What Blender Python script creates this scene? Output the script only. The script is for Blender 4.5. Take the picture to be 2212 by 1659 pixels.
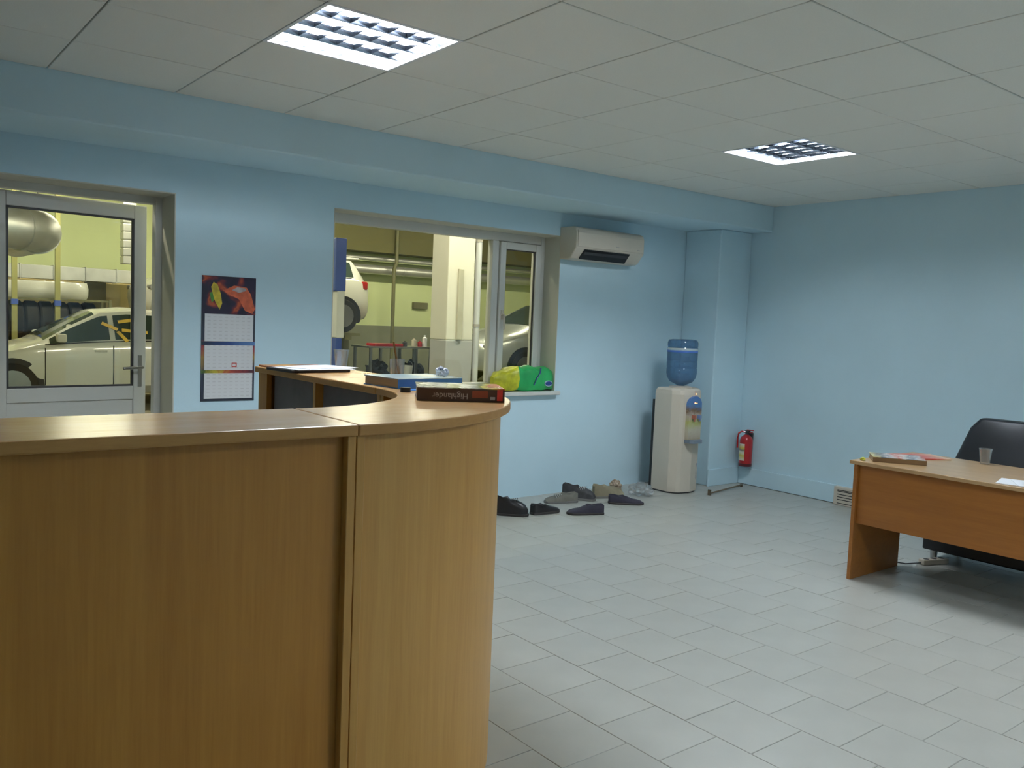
import bpy, bmesh, math, random
from mathutils import Vector, Matrix
random.seed(7)
for o in list(bpy.data.objects): bpy.data.objects.remove(o)
S = bpy.context.scene
COL = S.collection
PI = math.pi

# ------------------------------------------------------------------ camera
H = 2.5539                      # suspended ceiling height
F_PX = 1849.59
YAW, PITCH, ROLL = 0.6678, -0.0738, 0.0407
cam_data = bpy.data.cameras.new('camera')
cam = bpy.data.objects.new('camera', cam_data); COL.objects.link(cam)
fw = Vector((math.sin(YAW)*math.cos(PITCH), math.cos(YAW)*math.cos(PITCH), math.sin(PITCH)))
rt = Vector((math.cos(YAW), -math.sin(YAW), 0)); up = rt.cross(fw)
rt2 = math.cos(ROLL)*rt + math.sin(ROLL)*up; up2 = -math.sin(ROLL)*rt + math.cos(ROLL)*up
M = Matrix((rt2, up2, -fw)).transposed().to_4x4()
M.translation = Vector((-2.6045, -2.3518, H-1.1186))
cam.matrix_world = M
cam_data.sensor_width = 36.0; cam_data.lens = F_PX/2212*36.0
cam_data.clip_start = 0.05; cam_data.clip_end = 100
S.camera = cam
# ------------------------------------------------------------------ world, exposure
w = bpy.data.worlds.new('world'); S.world = w; w.use_nodes = True
w.node_tree.nodes['Background'].inputs[0].default_value = (0.5, 0.6, 0.7, 1)
w.node_tree.nodes['Background'].inputs[1].default_value = 0.02
S.view_settings.view_transform = 'Standard'; S.view_settings.look = 'None'
S.view_settings.gamma = 1; S.view_settings.use_curve_mapping = False
S.view_settings.exposure = 0.0
ROOM_TUBE = 136.0                # emission strength of the office tubes
GARAGE_TUBE = 165.0              # emission strength of the workshop tubes

# ------------------------------------------------------------------ helpers
def srgb(r, g, b):
    f = lambda c: (c/255/12.92) if c/255 <= 0.04045 else ((c/255+0.055)/1.055)**2.4
    return (f(r), f(g), f(b), 1)

def newmat(name):
    m = bpy.data.materials.new(name); m.use_nodes = True
    nt = m.node_tree; return m, nt, nt.nodes['Principled BSDF']

def mat(name, col, rough=0.5, metal=0.0, var=0.06, scale=6.0, bump=0.0, bscale=60.0, coat=0.0, stretch=(1, 1, 1), spec=0.5):
    """principled colour with a soft noise variation and optional fine relief"""
    m, nt, b = newmat(name)
    tc = nt.nodes.new('ShaderNodeTexCoord'); mp = nt.nodes.new('ShaderNodeMapping')
    mp.inputs['Scale'].default_value = stretch
    nt.links.new(tc.outputs['Object'], mp.inputs['Vector'])
    n = nt.nodes.new('ShaderNodeTexNoise'); n.inputs['Scale'].default_value = scale; n.inputs['Detail'].default_value = 4
    nt.links.new(mp.outputs['Vector'], n.inputs['Vector'])
    r = nt.nodes.new('ShaderNodeValToRGB')
    c = Vector(col[:3])
    r.color_ramp.elements[0].position = 0.3; r.color_ramp.elements[1].position = 0.7
    r.color_ramp.elements[0].color = (*(c*(1-var)), 1); r.color_ramp.elements[1].color = (*[min(1, x) for x in c*(1+var)], 1)
    nt.links.new(n.outputs['Fac'], r.inputs['Fac']); nt.links.new(r.outputs['Color'], b.inputs['Base Color'])
    b.inputs['Roughness'].default_value = rough; b.inputs['Metallic'].default_value = metal
    b.inputs['Specular IOR Level'].default_value = spec
    b.inputs['Coat Weight'].default_value = coat
    if bump > 0:
        n2 = nt.nodes.new('ShaderNodeTexNoise'); n2.inputs['Scale'].default_value = bscale; n2.inputs['Detail'].default_value = 3
        nt.links.new(tc.outputs['Object'], n2.inputs['Vector'])
        bp = nt.nodes.new('ShaderNodeBump'); bp.inputs['Strength'].default_value = bump; bp.inputs['Distance'].default_value = 0.004
        nt.links.new(n2.outputs['Fac'], bp.inputs['Height']); nt.links.new(bp.outputs['Normal'], b.inputs['Normal'])
    return m

def wood(name, dark, light, stretch, rough=0.35, coat=0.0):
    m, nt, b = newmat(name)
    tc = nt.nodes.new('ShaderNodeTexCoord'); mp = nt.nodes.new('ShaderNodeMapping')
    mp.inputs['Scale'].default_value = stretch
    nt.links.new(tc.outputs['Object'], mp.inputs['Vector'])
    n1 = nt.nodes.new('ShaderNodeTexNoise'); n1.inputs['Scale'].default_value = 1.0; n1.inputs['Detail'].default_value = 6; n1.inputs['Roughness'].default_value = 0.65
    n1.inputs['Distortion'].default_value = 0.4
    nt.links.new(mp.outputs['Vector'], n1.inputs['Vector'])
    n2 = nt.nodes.new('ShaderNodeTexNoise'); n2.inputs['Scale'].default_value = 7.0; n2.inputs['Detail'].default_value = 2
    nt.links.new(mp.outputs['Vector'], n2.inputs['Vector'])
    mx = nt.nodes.new('ShaderNodeMath'); mx.operation = 'MULTIPLY_ADD'; mx.inputs[1].default_value = 0.35
    nt.links.new(n2.outputs['Fac'], mx.inputs[0]); nt.links.new(n1.outputs['Fac'], mx.inputs[2])
    r = nt.nodes.new('ShaderNodeValToRGB')
    r.color_ramp.elements[0].position = 0.45; r.color_ramp.elements[0].color = dark
    r.color_ramp.elements[1].position = 0.9; r.color_ramp.elements[1].color = light
    nt.links.new(mx.outputs[0], r.inputs['Fac']); nt.links.new(r.outputs['Color'], b.inputs['Base Color'])
    b.inputs['Roughness'].default_value = rough; b.inputs['Coat Weight'].default_value = coat; b.inputs['Coat Roughness'].default_value = 0.2
    return m

def emit(name, col, strength):
    m = bpy.data.materials.new(name); m.use_nodes = True; nt = m.node_tree
    nt.nodes.clear(); e = nt.nodes.new('ShaderNodeEmission'); o = nt.nodes.new('ShaderNodeOutputMaterial')
    e.inputs[0].default_value = col; e.inputs[1].default_value = strength
    nt.links.new(e.outputs[0], o.inputs[0]); return m

def clear(name, tint=(0.95, 0.97, 0.96, 1), gloss=0.08, rough=0.03, milk=0.0, milkcol=(0.8, 0.8, 0.8, 1)):
    """thin clear pane / plastic: see-through with a sheen, a little milky"""
    m = bpy.data.materials.new(name); m.use_nodes = True; nt = m.node_tree; nt.nodes.clear()
    o = nt.nodes.new('ShaderNodeOutputMaterial'); t = nt.nodes.new('ShaderNodeBsdfTransparent'); t.inputs[0].default_value = tint
    d = nt.nodes.new('ShaderNodeBsdfDiffuse'); d.inputs[0].default_value = milkcol
    g = nt.nodes.new('ShaderNodeBsdfGlossy'); g.inputs['Roughness'].default_value = rough
    m1 = nt.nodes.new('ShaderNodeMixShader'); m1.inputs[0].default_value = milk
    nt.links.new(t.outputs[0], m1.inputs[1]); nt.links.new(d.outputs[0], m1.inputs[2])
    fr = nt.nodes.new('ShaderNodeLayerWeight'); fr.inputs[0].default_value = 0.25
    mm = nt.nodes.new('ShaderNodeMath'); mm.operation = 'MULTIPLY_ADD'; mm.inputs[1].default_value = 0.5; mm.inputs[2].default_value = gloss*0.5
    nt.links.new(fr.outputs['Fresnel'], mm.inputs[0])
    m2 = nt.nodes.new('ShaderNodeMixShader')
    nt.links.new(mm.outputs[0], m2.inputs[0]); nt.links.new(m1.outputs[0], m2.inputs[1]); nt.links.new(g.outputs[0], m2.inputs[2])
    nt.links.new(m2.outputs[0], o.inputs[0]); return m

def printed(name, stops, axis='Z', lo=0.0, hi=1.0, noise=0.25, nscale=20.0, rough=0.3):
    """flat print: bands of colour along an axis, broken up by noise"""
    m, nt, b = newmat(name)
    tc = nt.nodes.new('ShaderNodeTexCoord'); sp = nt.nodes.new('ShaderNodeSeparateXYZ')
    nt.links.new(tc.outputs['Object'], sp.inputs[0])
    mr = nt.nodes.new('ShaderNodeMapRange'); mr.inputs[1].default_value = lo; mr.inputs[2].default_value = hi
    nt.links.new(sp.outputs[axis], mr.inputs[0])
    n = nt.nodes.new('ShaderNodeTexNoise'); n.inputs['Scale'].default_value = nscale; n.inputs['Detail'].default_value = 3; n.inputs['Distortion'].default_value = 1.0
    nt.links.new(tc.outputs['Object'], n.inputs['Vector'])
    a = nt.nodes.new('ShaderNodeMath'); a.operation = 'MULTIPLY_ADD'; a.inputs[1].default_value = noise*2
    nt.links.new(n.outputs['Fac'], a.inputs[0])
    s2 = nt.nodes.new('ShaderNodeMath'); s2.operation = 'SUBTRACT'; s2.inputs[1].default_value = noise
    nt.links.new(mr.outputs[0], s2.inputs[0]); nt.links.new(s2.outputs[0], a.inputs[2])
    r = nt.nodes.new('ShaderNodeValToRGB'); el = r.color_ramp.elements
    el[0].position = stops[0][0]; el[0].color = stops[0][1]
    el[1].position = stops[-1][0]; el[1].color = stops[-1][1]
    for p, c in stops[1:-1]:
        e = el.new(p); e.color = c
    nt.links.new(a.outputs[0], r.inputs['Fac']); nt.links.new(r.outputs['Color'], b.inputs['Base Color'])
    b.inputs['Roughness'].default_value = rough
    return m

class MB:
    def __init__(s): s.v = []; s.f = []
    def add(s, vs, fs):
        n = len(s.v); s.v += [tuple(v) for v in vs]; s.f += [tuple(i+n for i in f) for f in fs]; return s
    def box(s, x0, x1, y0, y1, z0, z1):
        x0, x1 = sorted((x0, x1)); y0, y1 = sorted((y0, y1)); z0, z1 = sorted((z0, z1))
        return s.add([(x0,y0,z0),(x1,y0,z0),(x1,y1,z0),(x0,y1,z0),(x0,y0,z1),(x1,y0,z1),(x1,y1,z1),(x0,y1,z1)],
                     [(0,3,2,1),(4,5,6,7),(0,1,5,4),(1,2,6,5),(2,3,7,6),(3,0,4,7)])
    def prism(s, poly, z0, z1):
        n = len(poly)
        a = sum(poly[i][0]*poly[(i+1) % n][1]-poly[(i+1) % n][0]*poly[i][1] for i in range(n))
        if a < 0: poly = poly[::-1]
        vs = [(p[0], p[1], z0) for p in poly]+[(p[0], p[1], z1) for p in poly]
        fs = [tuple(range(n-1, -1, -1)), tuple(range(n, 2*n))]+[(i, (i+1) % n, n+(i+1) % n, n+i) for i in range(n)]
        return s.add(vs, fs)
    def extr(s, poly, a0, a1, plane='yz'):
        """polygon in a vertical plane swept along the third axis"""
        n = len(poly); vs = []
        for a in (a0, a1):
            for p in poly:
                vs.append((a, p[0], p[1]) if plane == 'yz' else (p[0], a, p[1]))
        fs = [tuple(range(n-1, -1, -1)), tuple(range(n, 2*n))]+[(i, (i+1) % n, n+(i+1) % n, n+i) for i in range(n)]
        return s.add(vs, fs)
    def lathe(s, prof, n=24, c=(0, 0, 0)):
        vs = []; fs = []
        for r, z in prof:
            for k in range(n):
                a = 2*PI*k/n; vs.append((c[0]+r*math.cos(a), c[1]+r*math.sin(a), c[2]+z))
        for i in range(len(prof)-1):
            for k in range(n):
                fs.append((i*n+k, i*n+(k+1) % n, (i+1)*n+(k+1) % n, (i+1)*n+k))
        fs.append(tuple(range(n-1, -1, -1))); fs.append(tuple(range((len(prof)-1)*n, len(prof)*n)))
        return s.add(vs, fs)
    def tube(s, pts, r, n=8):
        pts = [Vector(p) for p in pts]; vs = []; fs = []
        for i, p in enumerate(pts):
            d = (pts[min(i+1, len(pts)-1)]-pts[max(i-1, 0)]).normalized()
            a = d.cross(Vector((0, 0, 1)) if abs(d.z) < 0.9 else Vector((1, 0, 0))).normalized(); b = d.cross(a)
            rr = r[i] if isinstance(r, (list, tuple)) else r
            for k in range(n):
                t = 2*PI*k/n; vs.append(p+a*rr*math.cos(t)+b*rr*math.sin(t))
        for i in range(len(pts)-1):
            for k in range(n): fs.append((i*n+k, i*n+(k+1) % n, (i+1)*n+(k+1) % n, (i+1)*n+k))
        fs.append(tuple(range(n-1, -1, -1))); fs.append(tuple(range((len(pts)-1)*n, len(pts)*n)))
        return s.add(vs, fs)
    def loft(s, rings, cap=True):
        n = len(rings[0]); vs = [v for r in rings for v in r]; fs = []
        for i in range(len(rings)-1):
            for k in range(n): fs.append((i*n+k, i*n+(k+1) % n, (i+1)*n+(k+1) % n, (i+1)*n+k))
        if cap: fs.append(tuple(range(n-1, -1, -1))); fs.append(tuple(range((len(rings)-1)*n, len(rings)*n)))
        return s.add(vs, fs)
    def strip(s, bot, top):
        """sheet between two polylines"""
        n = len(bot); return s.add(list(bot)+list(top), [(i, i+1, n+i+1, n+i) for i in range(n-1)])
    def move(s, d):
        s.v = [(v[0]+d[0], v[1]+d[1], v[2]+d[2]) for v in s.v]; return s
    def rot(s, a, ax='Z'):
        R = Matrix.Rotation(a, 3, ax); s.v = [tuple(R @ Vector(v)) for v in s.v]; return s
    def mesh(s, name, bevel=0.0, smooth=False, segs=2, fix=True):
        me = bpy.data.meshes.new(name); me.from_pydata(s.v, [], s.f); me.update()
        bm = bmesh.new(); bm.from_mesh(me)
        if fix: bmesh.ops.recalc_face_normals(bm, faces=bm.faces)
        if bevel > 0:
            es = [e for e in bm.edges if len(e.link_faces) == 2 and e.calc_face_angle(0) > 0.6]
            bmesh.ops.bevel(bm, geom=es, offset=bevel, segments=segs, profile=0.5, affect='EDGES', clamp_overlap=True)
        for f in bm.faces: f.smooth = smooth
        bm.to_mesh(me); bm.free()
        return me

def obj(name, mb, m, parent=None, bevel=0.0, smooth=False, label=None, solid=0.0, segs=2):
    me = mb.mesh(name, bevel, smooth, segs) if isinstance(mb, MB) else mb
    if m is not None and not me.materials: me.materials.append(m)
    o = bpy.data.objects.new(name, me); COL.objects.link(o)
    if parent is not None: o.parent = parent
    if label: o['label'] = label
    if solid:
        md = o.modifiers.new('thickness', 'SOLIDIFY'); md.thickness = solid; md.offset = 0
    if smooth and isinstance(mb, MB):
        try:
            md = o.modifiers.new('edges', 'EDGE_SPLIT'); md.split_angle = 0.7
        except Exception: pass
    return o
def thing(name, label, cat, loc=(0, 0, 0), rz=0.0, group=None):
    o = bpy.data.objects.new(name, None); COL.objects.link(o); o.empty_display_size = 0.05
    o.location = loc; o.rotation_euler = (0, 0, rz); tag(o, label, cat, group); return o
def tag(o, label, cat, group=None):
    o['label'] = label; o['category'] = cat
    if group: o['group'] = group
    return o
def struct(name, mb, m, label=None, **k):
    o = obj(name, mb, m, **k) if mb is not None else bpy.data.objects.new(name, None)
    if mb is None: COL.objects.link(o)
    o['kind'] = 'structure'
    if label: o['label'] = label
    return o
def copy_tree(o, parent=None):
    c = o.copy(); COL.objects.link(c); c.parent = parent
    for ch in list(o.children): copy_tree(ch, c)
    return c
def text(name, body, size, m, parent, matrix, label=None):
    cu = bpy.data.curves.new(name, 'FONT'); cu.body = body; cu.size = size; cu.extrude = 0.0004
    cu.align_x = 'CENTER'; cu.align_y = 'CENTER'
    t = bpy.data.objects.new(name, cu); COL.objects.link(t)
    dg = bpy.context.evaluated_depsgraph_get()
    me = bpy.data.meshes.new_from_object(t.evaluated_get(dg)); bpy.data.objects.remove(t)
    me.materials.clear(); me.materials.append(m)
    o = bpy.data.objects.new(name, me); COL.objects.link(o); o.parent = parent; o.matrix_local = matrix
    if label: o['label'] = label
    return o

# ------------------------------------------------------------------ materials
WALL = mat('blue_wall_paint', srgb(204, 231, 243), 0.75, var=0.025, scale=2.0, bump=0.06, bscale=90)
CEIL = mat('ceiling_tile_board', srgb(236, 236, 229), 0.9, var=0.02, scale=180, bump=0.10, bscale=160)
CEILGAP = mat('ceiling_grid_gap', srgb(150, 146, 138), 0.8)
FLOOR_T = mat('floor_tile_glaze', srgb(178, 178, 171), 0.36, var=0.05, scale=3.5, bump=0.02, bscale=30)
GROUT = mat('grout', srgb(158, 155, 148), 0.9, var=0.08, scale=30)
WHITE_PVC = mat('white_pvc', srgb(214, 214, 208), 0.35, var=0.015)
WHITE_PL = mat('white_plastic', srgb(208, 198, 182), 0.4, var=0.015)
REVEAL = mat('white_plaster_reveal', srgb(206, 204, 192), 0.7, var=0.02)
BLACK_PL = mat('black_plastic', srgb(26, 26, 28), 0.45, var=0.1)
DGREY = mat('dark_grey', srgb(60, 60, 62), 0.5, var=0.1)
STEEL = mat('steel', srgb(180, 182, 184), 0.3, metal=1.0, var=0.05)
GALV = mat('galvanised_sheet', srgb(205, 205, 200), 0.42, metal=0.75, var=0.10, scale=5)
BEECH_V = wood('beech_panel', srgb(178, 119, 44), srgb(198, 140, 58), (22, 22, 0.9), 0.42)
BEECH_C = wood('beech_curved_panel', srgb(194, 143, 70), srgb(211, 162, 87), (22, 22, 0.9), 0.42)
BEECH_T = wood('beech_top', srgb(200, 150, 94), srgb(216, 172, 118), (2.2, 14, 14), 0.26, coat=0.35)
BEECH_E = wood('beech_edge', srgb(184, 134, 70), srgb(200, 150, 84), (3, 20, 20), 0.55)
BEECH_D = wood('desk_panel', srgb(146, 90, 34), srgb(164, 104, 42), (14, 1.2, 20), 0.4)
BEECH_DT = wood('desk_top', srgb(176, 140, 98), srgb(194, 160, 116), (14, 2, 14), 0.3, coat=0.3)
GREYBOARD = mat('grey_backboard', srgb(128, 122, 122), 0.8, var=0.08, scale=18)
PAGES = mat('page_edges', srgb(170, 150, 126), 0.8, var=0.08, scale=120, stretch=(0.05, 0.05, 6))
PAPER = mat('paper', srgb(232, 234, 240), 0.6, var=0.02)
GLASS = clear('window_glass', (0.97, 0.985, 0.96, 1), 0.05, 0.02)
CUPM = clear('clear_cup_plastic', (0.93, 0.93, 0.92, 1), 0.12, 0.1, milk=0.10)
FILM = clear('cling_film', (0.9, 0.9, 0.9, 1), 0.15, 0.2, milk=0.14)
RED = mat('red_enamel', srgb(178, 24, 30), 0.3, var=0.03, coat=0.4)
GREEN_B = mat('green_polythene', srgb(44, 168, 92), 0.32, var=0.22, scale=9, bump=0.15, bscale=22)
YELL_B = mat('yellow_polythene', srgb(196, 196, 48), 0.32, var=0.35, scale=14, bump=0.1, bscale=22)
NAVY = mat('navy_print', srgb(38, 66, 128), 0.4, var=0.05)
ALU = mat('louvre_aluminium', srgb(150, 156, 168), 0.12, metal=1.0, var=0.02)
LAMPWHITE = mat('lamp_housing_white', srgb(236, 238, 240), 0.5, var=0.01)
LAMPGREY = mat('lamp_housing_inside', srgb(190, 194, 200), 0.5, var=0.01)
TUBE = emit('lamp_tube', (0.86, 0.94, 1.0, 1), ROOM_TUBE)
GTUBE = emit('workshop_tube', (1.0, 0.94, 0.70, 1), GARAGE_TUBE)
CARWHITE = mat('white_car_paint', srgb(214, 214, 204), 0.22, var=0.01, coat=0.6)
CARSILVER = mat('silver_car_paint', srgb(188, 194, 190), 0.25, metal=0.3, var=0.02, coat=0.5)
CARGLASS = mat('car_glass', srgb(48, 62, 56), 0.06, var=0.05, spec=0.8)
TYRE = mat('tyre_rubber', srgb(28, 28, 28), 0.8, var=0.15)
RIM = mat('wheel_rim', srgb(150, 152, 154), 0.3, metal=0.8)
TAIL = mat('tail_light', srgb(170, 36, 26), 0.2, var=0.05)
TAPE = mat('masking_tape', srgb(214, 176, 60), 0.7, var=0.08)
GWALL = mat('workshop_wall_paint', srgb(212, 222, 166), 0.7, var=0.04, scale=1.2)
GCREAM = mat('workshop_cream_paint', srgb(228, 208, 150), 0.7, var=0.04)
GDADO = mat('workshop_dado_paint', srgb(132, 134, 112), 0.6, var=0.05)
GWHITE = mat('pillar_white_paint', srgb(238, 232, 220), 0.6, var=0.02)
GFLOOR = mat('workshop_floor', srgb(120, 116, 96), 0.45, var=0.12, scale=1.5)
GCEIL = mat('workshop_ceiling', srgb(150, 146, 96), 0.8, var=0.1, scale=0.8)
OLIVE = mat('olive_steel', srgb(110, 108, 70), 0.5, var=0.1)
POSTM = mat('post_paint', srgb(160, 158, 98), 0.6)
BLUE_P = mat('blue_enamel', srgb(66, 92, 180), 0.4, var=0.05)

# ================================================================== ROOM SHELL
XL, XR, YF, YB = -4.6, 4.0662, -4.9, 3.0063
BEAM_Y, BEAM_Z = 2.3812, H-0.2243
COL_X, COL_Y = 3.6169, 2.6005
WT = 0.33                                    # thickness of the window wall
DX0, DX1, DZ = -2.03, -1.003, 2.115          # door opening
WX0, WX1, WZ0, WZ1 = 0.036, 2.072, 0.868, 2.145   # window opening

# floor: slab + tiles laid half-bonded
floor = struct('floor', MB().box(XL-0.2, XR+0.2, YF-0.2, YB+WT, -0.12, -0.004), GROUT, 'pale grey tiled office floor')
PX, PY = 0.3008, 0.2905
tile_me = MB().box(-PX/2+0.0016, PX/2-0.0016, -PY/2+0.0016, PY/2-0.0016, -0.010, 0.0).mesh('tile', 0.0012, segs=1); tile_me.materials.append(FLOOR_T)
cands = []; rest = MB()
kx0 = math.floor((XL+0.484)/PX); kx1 = math.ceil((XR+0.484)/PX)
inv = M.inverted()
for k in range(kx0, kx1):
    cx = -0.484+PX*(k+0.5)
    off = -0.24 + (0.0 if (k % 2 == 0) else 0.145)
    j0 = math.floor((YF-off)/PY); j1 = math.ceil((YB-off)/PY)
    for j in range(j0, j1):
        cy = off+PY*(j+0.5)
        if cx > XR+0.1 or cy > YB+0.1 or cx < XL or cy < YF: continue
        p = inv @ Vector((cx, cy, 0)); vis = False
        if p.z < 0:
            u = 1106+F_PX*p.x/-p.z; v = 829.5-F_PX*p.y/-p.z
            vis = (1040 < u < 2290 and 1000 < v < 1760)
        cands.append((0 if vis else 1, -p.z, cx, cy))
cands.sort()
for i, (h, d, cx, cy) in enumerate(cands):
    if h == 0 and i < 300:
        o = obj('tile', tile_me, None, floor); o.location = (cx, cy, random.uniform(-0.0006, 0.0004))
    else:
        rest.box(cx-PX/2+0.0016, cx+PX/2-0.0016, cy-PY/2+0.0016, cy+PY/2-0.0016, -0.010, 0.0)
ro = obj('tile_field', rest, FLOOR_T, floor); ro['kind'] = 'stuff'

# walls
bw = MB()
Y0, Y1 = YB, YB+WT
bw.box(XL-0.2, DX0, Y0, Y1, 0, H+0.2); bw.box(DX0, DX1, Y0, Y1, DZ, H+0.2); bw.box(DX1, WX0, Y0, Y1, 0, H+0.2)
bw.box(WX0, WX1, Y0, Y1, 0, WZ0-0.03); bw.box(WX0, WX1, Y0, Y1, WZ1, H+0.2); bw.box(WX1, XR+0.2, Y0, Y1, 0, H+0.2)
struct('wall_back', bw, WALL, 'light blue back wall with door and window openings')
struct('wall_right', MB().box(XR, XR+0.2, YF-0.2, YB, 0, H+0.2), WALL, 'light blue right wall')
struct('wall_left', MB().box(XL-0.2, XL, YF-0.2, YB, 0, H+0.2), WALL, 'light blue left wall')
struct('wall_front', MB().box(XL, XR, YF-0.2, YF, 0, H+0.2), WALL, 'light blue wall opposite the window')
struct('wall_beam', MB().box(XL, XR, BEAM_Y, YB, BEAM_Z, H+0.1), WALL, 'light blue boxed beam under the ceiling', bevel=0.012)
struct('wall_column', MB().box(COL_X, XR, COL_Y, YB, 0, BEAM_Z), WALL, 'light blue column in the room corner', bevel=0.012)
pl = MB().box(COL_X-0.012, XR-0.02, COL_Y-0.02, COL_Y, 0, 0.155)
struct('baseboard_column', pl, WALL, 'light blue plinth at the foot of the column', bevel=0.004)
struct('baseboard_right', MB().box(XR-0.02, XR, YF, COL_Y, 0, 0.155), WALL, 'light blue plinth along the right wall', bevel=0.004)

# ceiling: backing + lay-in tiles on a 0.6 m grid
ceiling = struct('ceiling', MB().box(XL-0.2, XR+0.2, YF-0.2, BEAM_Y, H+0.16, H+0.3), CEILGAP, 'suspended ceiling of square off-white tiles')
bars = MB()
ct_me = MB().box(-0.2965, 0.2965, -0.2965, 0.2965, 0.0, 0.014).mesh('ceiling_tile', 0.002, segs=1); ct_me.materials.append(CEIL)
LAMPS = [(-2, 1), (3, 1), (3, -5), (0, -5)]
i0, i1 = math.floor(XL/0.6), math.ceil(XR/0.6); j0, j1 = math.floor(YF/0.6), math.ceil(BEAM_Y/0.6)
for i in range(i0, i1):
    for j in range(j0, j1):
        if (i, j) in LAMPS: continue
        x0, x1 = max(i*0.6, XL), min(i*0.6+0.6, XR); y0, y1 = max(j*0.6, YF), min(j*0.6+0.6, BEAM_Y)
        if x1-x0 > 0.599 and y1-y0 > 0.599:
            o = obj('ceiling_tile', ct_me, None, ceiling); o.location = (i*0.6+0.3, j*0.6+0.3, H+random.uniform(0, 0.0012))
        elif x1-x0 > 0.02 and y1-y0 > 0.02:
            obj('ceiling_tile', MB().box(x0+0.0035, x1-0.0035, y0+0.0035, y1-0.0035, H, H+0.014), CEIL, ceiling, bevel=0.002, segs=1)
grid_x = MB().box(XL, XR, -0.012, 0.012, H+0.0145, H+0.05).mesh('grid_bar'); grid_x.materials.append(CEILGAP)
grid_y = MB().box(-0.012, 0.012, YF, BEAM_Y, H+0.0148, H+0.05).mesh('grid_bar'); grid_y.materials.append(CEILGAP)
for j in range(j0+1, j1):
    o = obj('grid_bar', grid_x, None, ceiling); o.location = (0, j*0.6, 0)
for i in range(i0+1, i1):
    o = obj('grid_bar', grid_y, None, ceiling); o.location = (i*0.6, 0, 0)

# ------------------------------------------------------------------ recessed louvre lamps
def make_lamp():
    t = thing('ceiling_lamp', '', 'lamp')
    a = 0.297
    hs = MB()
    hs.box(-a, a, -a, a, 0.088, 0.094)
    for sx in (-1, 1):
        hs.box(sx*a, sx*(a-0.005), -a, a, 0.0, 0.088); hs.box(-a+0.005, a-0.005, sx*a, sx*(a-0.005), 0.0, 0.088)
    obj('housing', hs, LAMPGREY, t)
    fr = MB()
    for sx in (-1, 1):
        fr.box(sx*(a+0.004), sx*(a-0.012), -a-0.004, a+0.004, -0.004, 0.0); fr.box(-a+0.012, a-0.012, sx*(a+0.004), sx*(a-0.012), -0.004, 0.0)
    obj('rim', fr, LAMPWHITE, t)
    b = a-0.006
    for k in range(4):
        y = -b+2*b*(k+0.5)/4
        tb = MB().tube([(-b+0.012, y, 0.046), (b-0.012, y, 0.046)], 0.017, 8)
        obj('tube', tb, TUBE, t, smooth=True)
    for k in range(1, 4):                            # long reflector blades, V section
        y = -b+2*b*k/4
        obj('reflector', MB().extr([(y-0.007, 0.024), (y+0.007, 0.024), (y+0.002, 0.002), (y-0.002, 0.002)], -b, b, 'yz'), ALU, t)
    for k in range(1, 7):
        x = -b+2*b*k/7
        for q in range(4):                           # short cross blades between the reflectors
            y0 = -b+2*b*q/4+0.006; y1 = -b+2*b*(q+1)/4-0.006
            obj('cross_blade', MB().extr([(x-0.004, 0.022), (x+0.004, 0.022), (x+0.001, 0.004), (x-0.001, 0.004)], y0, y1, 'xz'), ALU, t)
    return t
lamp = make_lamp()
labs = ['square louvred ceiling lamp in the ceiling above the curved reception counter', 'square louvred ceiling lamp in the ceiling near the water cooler corner', 'square louvred ceiling lamp over the far end of the desk side', 'square louvred ceiling lamp on the near side of the reception counter']
for n, (i, j) in enumerate(LAMPS):
    t = lamp if n == 0 else copy_tree(lamp)
    t.location = (i*0.6+0.3, j*0.6+0.3, H+0.003); t['label'] = labs[n]; t['group'] = 'recessed louvre ceiling lamps'

# ================================================================== DOOR
door = struct('door_1', None, None, 'white half-glazed door to the workshop, slightly ajar')
door.location = (0, 0, 0)
FY0, FY1 = YB+WT-0.075, YB+WT-0.005
fr = MB()
fr.box(DX1-0.045, DX1, FY0, FY1, 0, DZ); fr.box(DX0, DX0+0.045, FY0, FY1, 0, DZ); fr.box(DX0+0.045, DX1-0.045, FY0, FY1, DZ-0.05, DZ)
obj('door_frame', fr, WHITE_PVC, door, bevel=0.004)
ln = MB().box(DX1-0.006, DX1+0.0005, YB-0.002, FY0, 0, DZ); ln.box(DX0, DX1-0.006, YB-0.002, FY0, DZ-0.006, DZ+0.0005); ln.box(DX0-0.0005, DX0+0.006, YB-0.002, FY0, 0, DZ-0.006)
obj('reveal_lining', ln, REVEAL, door)
LW, LZ = 0.925, DZ-0.055
leaf = bpy.data.objects.new('door_leaf', None); COL.objects.link(leaf); leaf.parent = door
leaf.location = (DX0+0.048, FY1-0.004, 0); leaf.rotation_euler = (0, 0, math.radians(6.5))
lf = MB(); t0, t1 = -0.03, 0.03
gx0, gx1, gz0, gz1 = 0.132, LW-0.077, 0.925, LZ-0.085
lf.box(0, gx0, t0, t1, 0.01, LZ); lf.box(gx1, LW, t0, t1, 0.01, LZ)
lf.box(gx0, gx1, t0, t1, gz1, LZ); lf.box(gx0, gx1, t0, t1, gz0-0.085, gz0); lf.box(gx0, gx1, t0, t1, 0.01, 0.12)
obj('leaf_frame', lf, WHITE_PVC, leaf, bevel=0.005)
obj('glass_pane', MB().box(gx0, gx1, -0.004, 0.004, gz0, gz1), GLASS, leaf)
obj('bottom_panel', MB().box(gx0, gx1, -0.018, 0.018, 0.12, gz0-0.085), WHITE_PVC, leaf, bevel=0.003)
hd = MB().box(LW-0.05, LW-0.028, t0-0.008, t0, 0.92, 1.12); hd.tube([(LW-0.039, t0-0.005, 1.045), (LW-0.039, t0-0.05, 1.045), (LW-0.055, t0-0.056, 1.045), (LW-0.16, t0-0.056, 1.04)], 0.009, 8)
obj('door_handle', hd, STEEL, leaf, smooth=True)
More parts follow.
